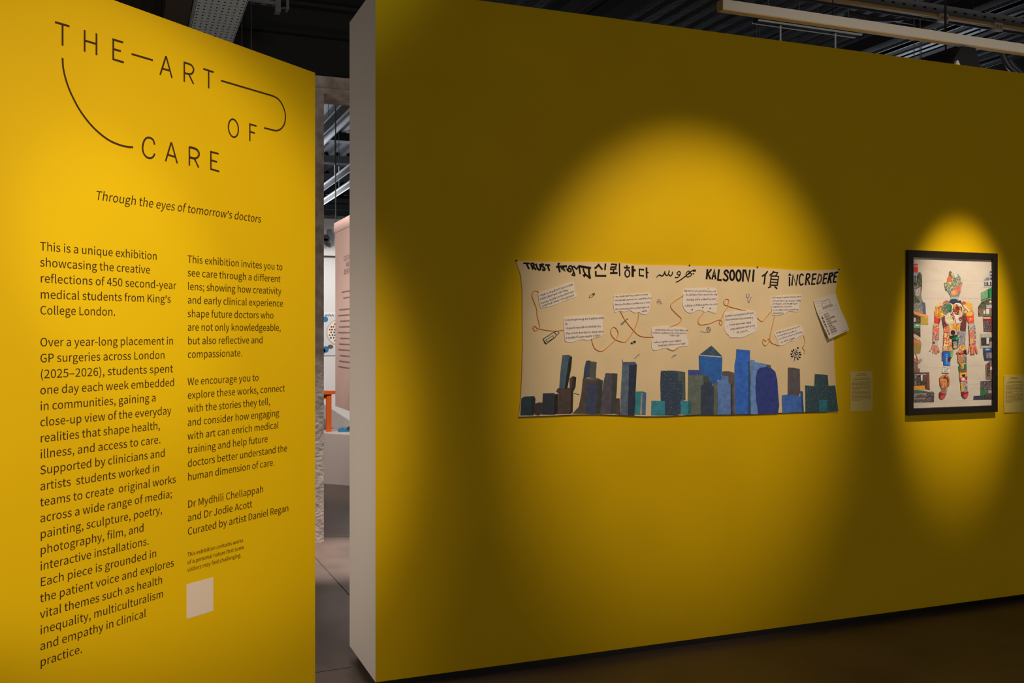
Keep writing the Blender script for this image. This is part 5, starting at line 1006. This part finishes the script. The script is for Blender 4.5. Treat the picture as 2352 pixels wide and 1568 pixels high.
# black housing with a pale tip
q = at_z(2215, 130, 3.4)
sp = thing('projector', (q.x, q.y, 3.2), 'big black angular projector housing peeping over the wall at the upper right', 'projector')
b = MB(); b.hexa([(q.x-.30, q.y, 3.10), (q.x+.24, q.y, 3.10), (q.x+.24, q.y+.4, 3.10), (q.x-.30, q.y+.4, 3.10), (q.x-.02, q.y, 3.47), (q.x+.10, q.y, 3.47), (q.x+.10, q.y+.4, 3.47), (q.x-.02, q.y+.4, 3.47)], M_beam); b.build('housing', sp)
MB().tube([(q.x+.04, q.y+.2, 3.46), (q.x+.04, q.y+.2, 4.5)], .006, M_beam, 8).build('bracket', sp)
k_ = at_y(2200, 142, q.y-.03); MB().hexa([(k_.x-.08, q.y-.03, 3.2), (k_.x+.1, q.y-.03, 3.2), (k_.x+.1, q.y-.01, 3.2), (k_.x-.08, q.y-.01, 3.2), (k_.x-.005, q.y-.03, k_.z+.01), (k_.x+.005, q.y-.03, k_.z+.01), (k_.x+.005, q.y-.01, k_.z+.01), (k_.x-.005, q.y-.01, k_.z+.01)], M_lum).build('fin', sp)

# ================================================================ above the text panel
def perf_tray(label, xl, xr, y0, y1, z, m, grp):
    t = thing('perforated_tray', ((xl+xr)/2, (y0+y1)/2, z), label, 'tray', grp)
    mb = MB(); nx = 8; cw = (xr-xl)/nx; ny = int((y1-y0)/.052); ch = (y1-y0)/ny
    vs, fs = [], []
    for iy in range(ny):
        slot = iy % 3 == 2
        for ix in range(nx):
            cx, cy = xl+(ix+.5)*cw, y0+(iy+.5)*ch
            if not slot and iy % 3 == 1: pass
            rx, ry = (cw*.34, ch*.09) if slot else (cw*.17, ch*.19)
            o4 = [(cx+sx*cw/2, cy+sy*ch/2) for sx, sy in ((-1, -1), (1, -1), (1, 1), (-1, 1))]
            o8 = []
            for i in range(4):
                a, c = o4[i], o4[(i+1) % 4]; o8 += [a, ((a[0]+c[0])/2, (a[1]+c[1])/2)]
            ang = [math.atan2(q[1]-cy, q[0]-cx) for q in ((cx-1, cy-1), (cx, cy-1), (cx+1, cy-1), (cx+1, cy), (cx+1, cy+1), (cx, cy+1), (cx-1, cy+1), (cx-1, cy))]
            i8 = [(cx+rx*math.cos(v), cy+ry*math.sin(v)) for v in ang]
            k = len(vs); vs += [(a, c, z) for a, c in o8]+[(a, c, z) for a, c in i8]
            fs += [(k+i, k+8+i, k+8+(i+1) % 8, k+(i+1) % 8) for i in range(8)]
    mb.add(vs, fs, m); mb.build('perforated_sheet', t)
    e = MB()
    for x in (xl, xr): e.box((x-.003, y0, z), (x+.003, y1, z+.06), m)
    e.build('side_rail', t)
    for q in (.3, .7): MB().tube([(xl+.01, y0+(y1-y0)*q, z+.05), (xl+.01, y0+(y1-y0)*q, 4.5)], .004, M_rod, 6).build('hanger', t)
    return t
ZT = 3.25
a = at_z(452, 0, ZT); b_ = at_z(569.5, 0, ZT)
G_p = 'perforated trays over the text panel'
perf_tray('grey perforated cable tray crossing above the text panel', a.x, b_.x, a.y-1.5, 2.95, ZT, mat('tray_zinc', rgb(196, 204, 204), .6, .1), G_p)
c = at_z(374, 0, ZT+.25)
perf_tray('darker perforated cable tray above the left part of the text panel', c.x-.55, c.x, c.y-1.5, 2.95, ZT+.25, mat('tray_dark', rgb(64, 58, 52), .6, .2), G_p)
d0, d1 = at_z(379, 0, 3.3), at_z(449, 0, 3.3)
tag(MB().box((d0.x+.006, -2.4, 3.3), (min(d1.x, a.x-.01), 2.9, 3.48), mat('duct_brown', rgb(70, 60, 50), .7, 0, .05, 20)).build('air_duct'), 'dark brown boxed duct between the two perforated trays', 'duct')
# strut channel with clamp
s0, s1 = at_z(548, 0, ZT+.10), at_z(637, 9, ZT+.10)
stt = thing('strut_channel', s0, 'short bright slotted steel strut with a clamp at its end beside the grey perforated tray', 'bracket')
b = MB(); b.box((s0.x-.2, s0.y, ZT+.10), (s1.x, s0.y+.04, ZT+.12), M_steel)
for i in range(7): b.box((s0.x-.15+i*.06, s0.y+.012, ZT+.098), (s0.x-.115+i*.06, s0.y+.028, ZT+.1), M_dot)
b.build('channel', stt)
b = MB(); b.box((s1.x-.01, s0.y-.01, ZT+.06), (s1.x+.02, s0.y+.05, ZT+.13), M_steel); b.box((s1.x+.05, s0.y-.01, ZT+.08), (s1.x+.065, s0.y+.05, ZT+.14), M_steel); b.tube([(s1.x, s0.y+.02, ZT+.085), (s1.x+.07, s0.y+.02, ZT+.10)], .006, M_steel, 8); b.build('clamp', stt)
MB().tube([(s1.x-.1, s0.y+.02, ZT+.12), (s1.x-.1, s0.y+.02, 4.5)], .005, M_rod, 6).build('hanger', stt)
for px, lab in ((378, 'thin pale hanging wire beside the dark perforated tray'), (555.5, 'thin wire just right of the grey perforated tray'), (577, 'thin wire second to the right of the grey perforated tray')):
    q = at_depth(px, 40, 6.2); tag(MB().tube([(q.x, q.y, 2.6), (q.x, q.y, 4.5)], .0035, mat('wire', rgb(120, 118, 114), .4, .5), 6).build('hanging_wire'), lab, 'wire', 'hanging wires above the text panel')
cd = at_y(700, 75, 2.985); tag(MB().box((cd.x-.55, 2.93, cd.z-.03), (cd.x+.8, 2.985, cd.z), M_beam).build('conduit'), 'black conduit running along the black wall above the opening', 'conduit')
cd = at_y(760, 20, 2.985); tag(MB().tube([(cd.x-2.2, 2.94, cd.z), (cd.x+.9, 2.94, cd.z)], .03, M_beam, 8).build('pipe'), 'black pipe high on the black wall near the top of the picture', 'pipe')

# ================================================================ the gallery seen through the opening
FY = 6.14
fw = MB(); fw.box((-5.9, FY, 0), (7.9, FY+.2, 2.72), M_far)
struct(fw.build('wall_gallery'))
lg = at_y(757, 583, FY); struct(MB().box((-5, FY-.03, lg.z-.02), (6, FY-.001, lg.z+.02), mat('white_rail', rgb(236, 236, 238), .5)).build('trim_2'))
# plinth
M_pl = mat('plinth_paint', rgb(196, 180, 172), .6, 0, .02, 40)
A, B_ = at_z(743, 1110, 0), at_z(806, 1115, 0); dd = (B_-A).normalized()
A0 = A-dd*((FY-.004-A.y)/(-dd.y)*-1) if False else A+dd*((FY-.004-A.y)/dd.y)
B0 = A+dd*2.0
ZP = .505
tag(MB().hexa([(A0.x, A0.y, 0), (B0.x, B0.y, 0), (B0.x+.7, B0.y+.6, 0), (B0.x+.7, FY-.004, 0), (A0.x, A0.y, ZP), (B0.x, B0.y, ZP), (B0.x+.7, B0.y+.6, ZP), (B0.x+.7, FY-.004, ZP)], M_pl).build('plinth'), 'low pinkish white display plinth standing against the gallery wall beyond the opening', 'plinth')
# orange table on it
M_or = mat('orange_paint', rgb(226, 98, 30), .45)
L = at_z(755, 991, ZP); tt = .5
ot = thing('stool', (L.x, L.y, ZP), 'orange painted wooden stool standing on the low plinth', 'stool')
v1 = Vector((-.94, .12, 0)).normalized(); v2 = Vector((-.40, .92, 0)).normalized()
zt = ZP+.42; S = .30
def post(c, nm):
    h = .024
    m = MB(); m.hexa([(c.x-h, c.y-h, ZP), (c.x+h, c.y-h, ZP), (c.x+h, c.y+h, ZP), (c.x-h, c.y+h, ZP), (c.x-h, c.y-h, zt-.035), (c.x+h, c.y-h, zt-.035), (c.x+h, c.y+h, zt-.035), (c.x-h, c.y+h, zt-.035)], M_or); m.build(nm, ot)
L2 = Vector(L); v1 = Vector((-1, -.05, 0)); v2 = Vector((-.3, .27, 0)).normalized()
cs = [L2, L2+v1*S, L2+v1*S+v2*.22, L2+v2*.22]
for c in cs: post(c, 'leg')
o4 = [L2-v1*.05-v2*.05, L2+v1*(S+.05)-v2*.05, L2+v1*(S+.05)+v2*.27, L2-v1*.05+v2*.27]
MB().hexa([(c.x, c.y, zt-.035) for c in o4]+[(c.x, c.y, zt) for c in o4], M_or).build('seat', ot)
MB().bar(Vector((cs[0].x, cs[0].y, zt-.06)), Vector((cs[1].x, cs[1].y, zt-.06)), .02, .05, M_or).build('apron', ot)
# blue object on the plinth
q = at_z(776, 992, ZP)
bt = thing('blue_tray', (q.x+.12, q.y+.04, ZP), 'small blue tray with a dark pad lying on the plinth beside the orange stool', 'tray')
u_ = Vector((.93, -.37, 0)); w2 = Vector((.37, .93, 0))
M_bl = mat('blue_plastic', rgb(52, 130, 170), .4)
bb = MB()
prof = [(0, 0), (.0, .018), (.012, .036), (.03, .044), (.055, .044), (.075, .03), (.085, .018), (.26, .018), (.26, 0)]
k0 = [Vector((q.x, q.y, ZP))+u_*a+Vector((0, 0, b)) for a, b in prof]; k1_ = [p+w2*.14 for p in k0]; n = len(prof)
bb.add(k0+k1_, [tuple(range(n)), tuple(range(2*n-1, n-1, -1))]+[(i, i+n, (i+1) % n+n, (i+1) % n) for i in range(n)], M_bl); bb.build('tray', bt)
p0 = Vector((q.x, q.y, ZP+.019))+u_*.09; MB().hexa([p0, p0+u_*.16, p0+u_*.16+w2*.13, p0+w2*.13]+[p+Vector((0, 0, .028)) for p in (p0+w2*.04, p0+u_*.16+w2*.04, p0+u_*.16+w2*.13, p0+w2*.13)], mat('dark_pad', rgb(26, 24, 28), .7)).build('pad', bt)
# poster with a plate
GP = Plane((0, FY), (1, 0))
ps = thing('poster', GP.P(.6, 1.2), 'white poster with a plate of round sweets and blue blots on the far wall', 'poster')
def gq(*p): return [GP.uv(*q) for q in p]
x0_, z0_ = GP.uv(767, 816); x0a, z1_ = GP.uv(767, 720)
MB().plate(GP, [(x0_-.42, z0_), (x0_+.55, z0_), (x0_+.55, z1_), (x0_-.42, z1_)], .008, mat('poster_paper', rgb(214, 216, 222), .6), .001).build('sheet', ps)
pc = GP.uv(779, 763); rr = .14
pm = MB(); pm.disc(GP, pc, rr, rr*1.0, .010, mat('plate_rim', rgb(196, 186, 176), .5), 28, .008); pm.disc(GP, pc, rr*.9, rr*.9, .0105, mat('plate_white', rgb(240, 232, 220), .5), 28); pm.build('plate', ps)
rnd = random.Random(5); dm = MB(); cols = [mat('dot_%d' % i, rgb(*c), .6) for i, c in enumerate(((150, 70, 40), (90, 96, 84), (190, 90, 40), (60, 80, 66), (170, 60, 50)))]
for i in range(-4, 5):
    for jx in range(-4, 5):
        a, c = pc[0]+i*.029+(jx % 2)*.012, pc[1]+jx*.029
        if math.hypot(a-pc[0], c-pc[1]) < rr*.82: dm.disc(GP, (a+rnd.uniform(-.004, .004), c), .010, .010, .0112, rnd.choice(cols), 10)
dm.build('sweet', ps)['label'] = 'rows of small coloured round pieces on the plate'
M_bb = mat('blue_blot', rgb(40, 120, 170), .5)
for px, py, r in ((747, 733, .028), (748, 802, .032), (741, 806, .03)): m = MB(); m.disc(GP, GP.uv(px, py), r, r*1.1, .0095, M_bb, 9); m.build('blot', ps)
c = GP.uv(758.5, 796); MB().disc(GP, c, .030, .022, .0095, mat('grey_blot', rgb(96, 92, 86), .6), 14).build('stone', ps)
hw = MB(); hw.ribbon(GP, gq((746, 725), (749, 722), (750, 726), (753, 723), (754, 726), (756, 720), (757, 726), (759, 723), (761, 726), (764, 722), (766, 726)), .006, .0095, M_pen); hw.build('handwriting', ps)
# security light on the wall
c = GP.uv(752, 545)
em = thing('emergency_light', GP.P(c[0], c[1]-.06), 'small white twin-lens emergency light high on the far gallery wall', 'light')
MB().box((c[0]-.005, FY-.05, c[1]-.065), (c[0]+.035, FY, c[1]+.085), mat('grey_plastic', rgb(130, 132, 138), .5)).build('housing', em)
for s, r in ((.0, .035), (-.035, .028)): MB().disc(GP, (c[0]-.028, c[1]+s-.01), r, r, .07, mat('lens', rgb(60, 62, 68), .2), 14, .01).build('lens', em)
# hanging pink banner
bl, br = at_depth(770, HY, 9.26), at_depth(806, HY, 8.6); bu = (br-bl); bu.z = 0; bw = bu.length; bu.normalize()
HB = Plane(bl[:2], bu[:2])
zb = 1.5285-(932-762)*9.26/2225+.0; zt_ = 1.5285+(762-513)*9.26/2225
hb = thing('hanging_banner', HB.P(bw*.8, zb), 'tall pale pink fabric banner with grey text hanging in the gallery beyond the opening', 'banner')
M_pk = mat('pink_fabric', rgb(214, 176, 162), .85, 0, .06, 60, .05, 3)
BW = bw*1.62; nn = 18
vs = []; fs = []
for i in range(nn+1):
    a = BW*i/nn; h = .0009*math.sin(i*.9)
    vs += [HB.P(a, zb, h*1.2), HB.P(a, (zb+zt_)/2, h*.6), HB.P(a, zt_-.09, 0), HB.P(a, zt_-.085, .012), HB.P(a, zt_, .012)]
for i in range(nn):
    for jx in range(4): fs.append((i*5+jx, (i+1)*5+jx, (i+1)*5+jx+1, i*5+jx+1))
m = MB(); m.add(vs, fs, M_pk); m.build('cloth', hb, True)
MB().tube([HB.P(-.02, zt_-.04, .0), HB.P(BW+.02, zt_-.04, .0)], .012, M_alu, 8).build('pole', hb)
for a in (.02, BW-.02): MB().tube([HB.P(a, zt_-.02, 0), HB.P(a, 4.5, 0)], .006, M_beam, 6).build('hanging_cord', hb)
M_bt = mat('banner_print', rgb(140, 114, 106), .8)
m = MB(); mid = BW*.5
for t, py, cap in (('CULTURE', 598, .045), ('AND', 613, .045), ('IDENTITY', 629, .045)):
    zz_ = 1.5285+(762-py)*8.95/2225; s = cap/GCAP; wd = text_w(t)*s*1.25
    pen = mid-wd/2
    text_fill(m, HB, [(t, (pen, zz_-.01), 0, 1.25, cap)], .0024, M_bt)
m.build('heading_lettering', hb)['label'] = 'grey heading CULTURE AND IDENTITY'
rnd = random.Random(9)
for k, (py, wd) in enumerate([(672, .45), (686, .32)]+[(712+13.2*i, .66+.08*math.sin(i*2.1)) for i in range(11)]):
    m = MB(); zz_ = 1.5285+(762-py)*8.95/2225; a = mid-wd*BW/2; e = mid+wd*BW/2
    while a < e:
        q = min(e, a+rnd.uniform(.02, .06)); m.plate(HB, [(a, zz_), (q, zz_), (q, zz_+.012), (a, zz_+.012)], .0024, M_bt); a = q+.012
    m.build('text_line', hb)
# ceiling of the gallery: beams across, tracks along
for i, (py, lab) in enumerate(((318, 'nearest black beam crossing the ceiling seen through the opening'), (370, 'second black beam crossing the ceiling seen through the opening'), (410, 'third black beam crossing the ceiling seen through the opening'), (440, 'farthest black beam crossing the ceiling seen through the opening'))):
    q = at_z(775, py+4, 4.38)
    tag(MB().box((-5.5, q.y, 4.38), (7.5, q.y+.22, 4.499), M_beam).build('ceiling_beam'), lab, 'beam', 'black beams across the gallery ceiling')
G_g = 'lighting tracks in the gallery'
for px, py, z, y0_, y1_, lab in ((775, 260, 3.7, 4.5, 10.5, 'nearest and thickest lighting track seen through the opening'), (775, 405, 3.7, 8, 15, 'upper of the two thin tracks lower in the opening'), (775, 440, 3.55, 8, 15, 'lower of the two thin tracks in the opening')):
    q = at_z(px, py, z); track(lab, (q.x, max(y0_, q.y-4), z), (q.x, q.y+4 if q.y+4 < 16.8 else 16.8, z), (.3, .5, .62), .11, G_g, .014)
q = at_z(785, 284, 4.2); tag(MB().tube([(q.x, q.y-2.0, 4.2), (q.x, q.y+2.5, 4.2)], .045, mat('pipe_grey', rgb(120, 122, 128), .6, .1), 12).tube([(q.x, q.y-1, 4.2), (q.x, q.y-1, 4.5)], .008, M_alu, 6).tube([(q.x, q.y+1.5, 4.2), (q.x, q.y+1.5, 4.5)], .008, M_alu, 6).build('pipe'), 'silver insulated pipe beside the nearest track in the opening', 'pipe')
for py, z, lab in ((463, 3.9, 'upper black pipe in front of the pale back wall'), (474, 3.75, 'middle black pipe in front of the pale back wall'), (489, 3.6, 'lower black pipe in front of the pale back wall')):
    q = at_y(775, py, 15.5); tag(MB().box((-4, 15.4, q.z-.06), (6, 15.5, q.z+.05), M_beam).build('pipe_run'), lab, 'pipe', 'black pipes before the back wall')
q = at_y(766, 505, FY+.26); tag(MB().bar((q.x-.7, FY+.24, q.z-.14), (q.x+.04, FY+.29, q.z+.03), .05, .07, mat('truss_grey', rgb(90, 92, 100), .5)).box((q.x-.66, FY+.21, 0), (q.x-.60, FY+.27, q.z-.12), MATS['truss_grey']).box((q.x-.02, FY+.25, 0), (q.x+.04, FY+.31, q.z+.02), MATS['truss_grey']).build('truss_frame'), 'dark grey sloping bar standing up behind the far gallery wall', 'truss')
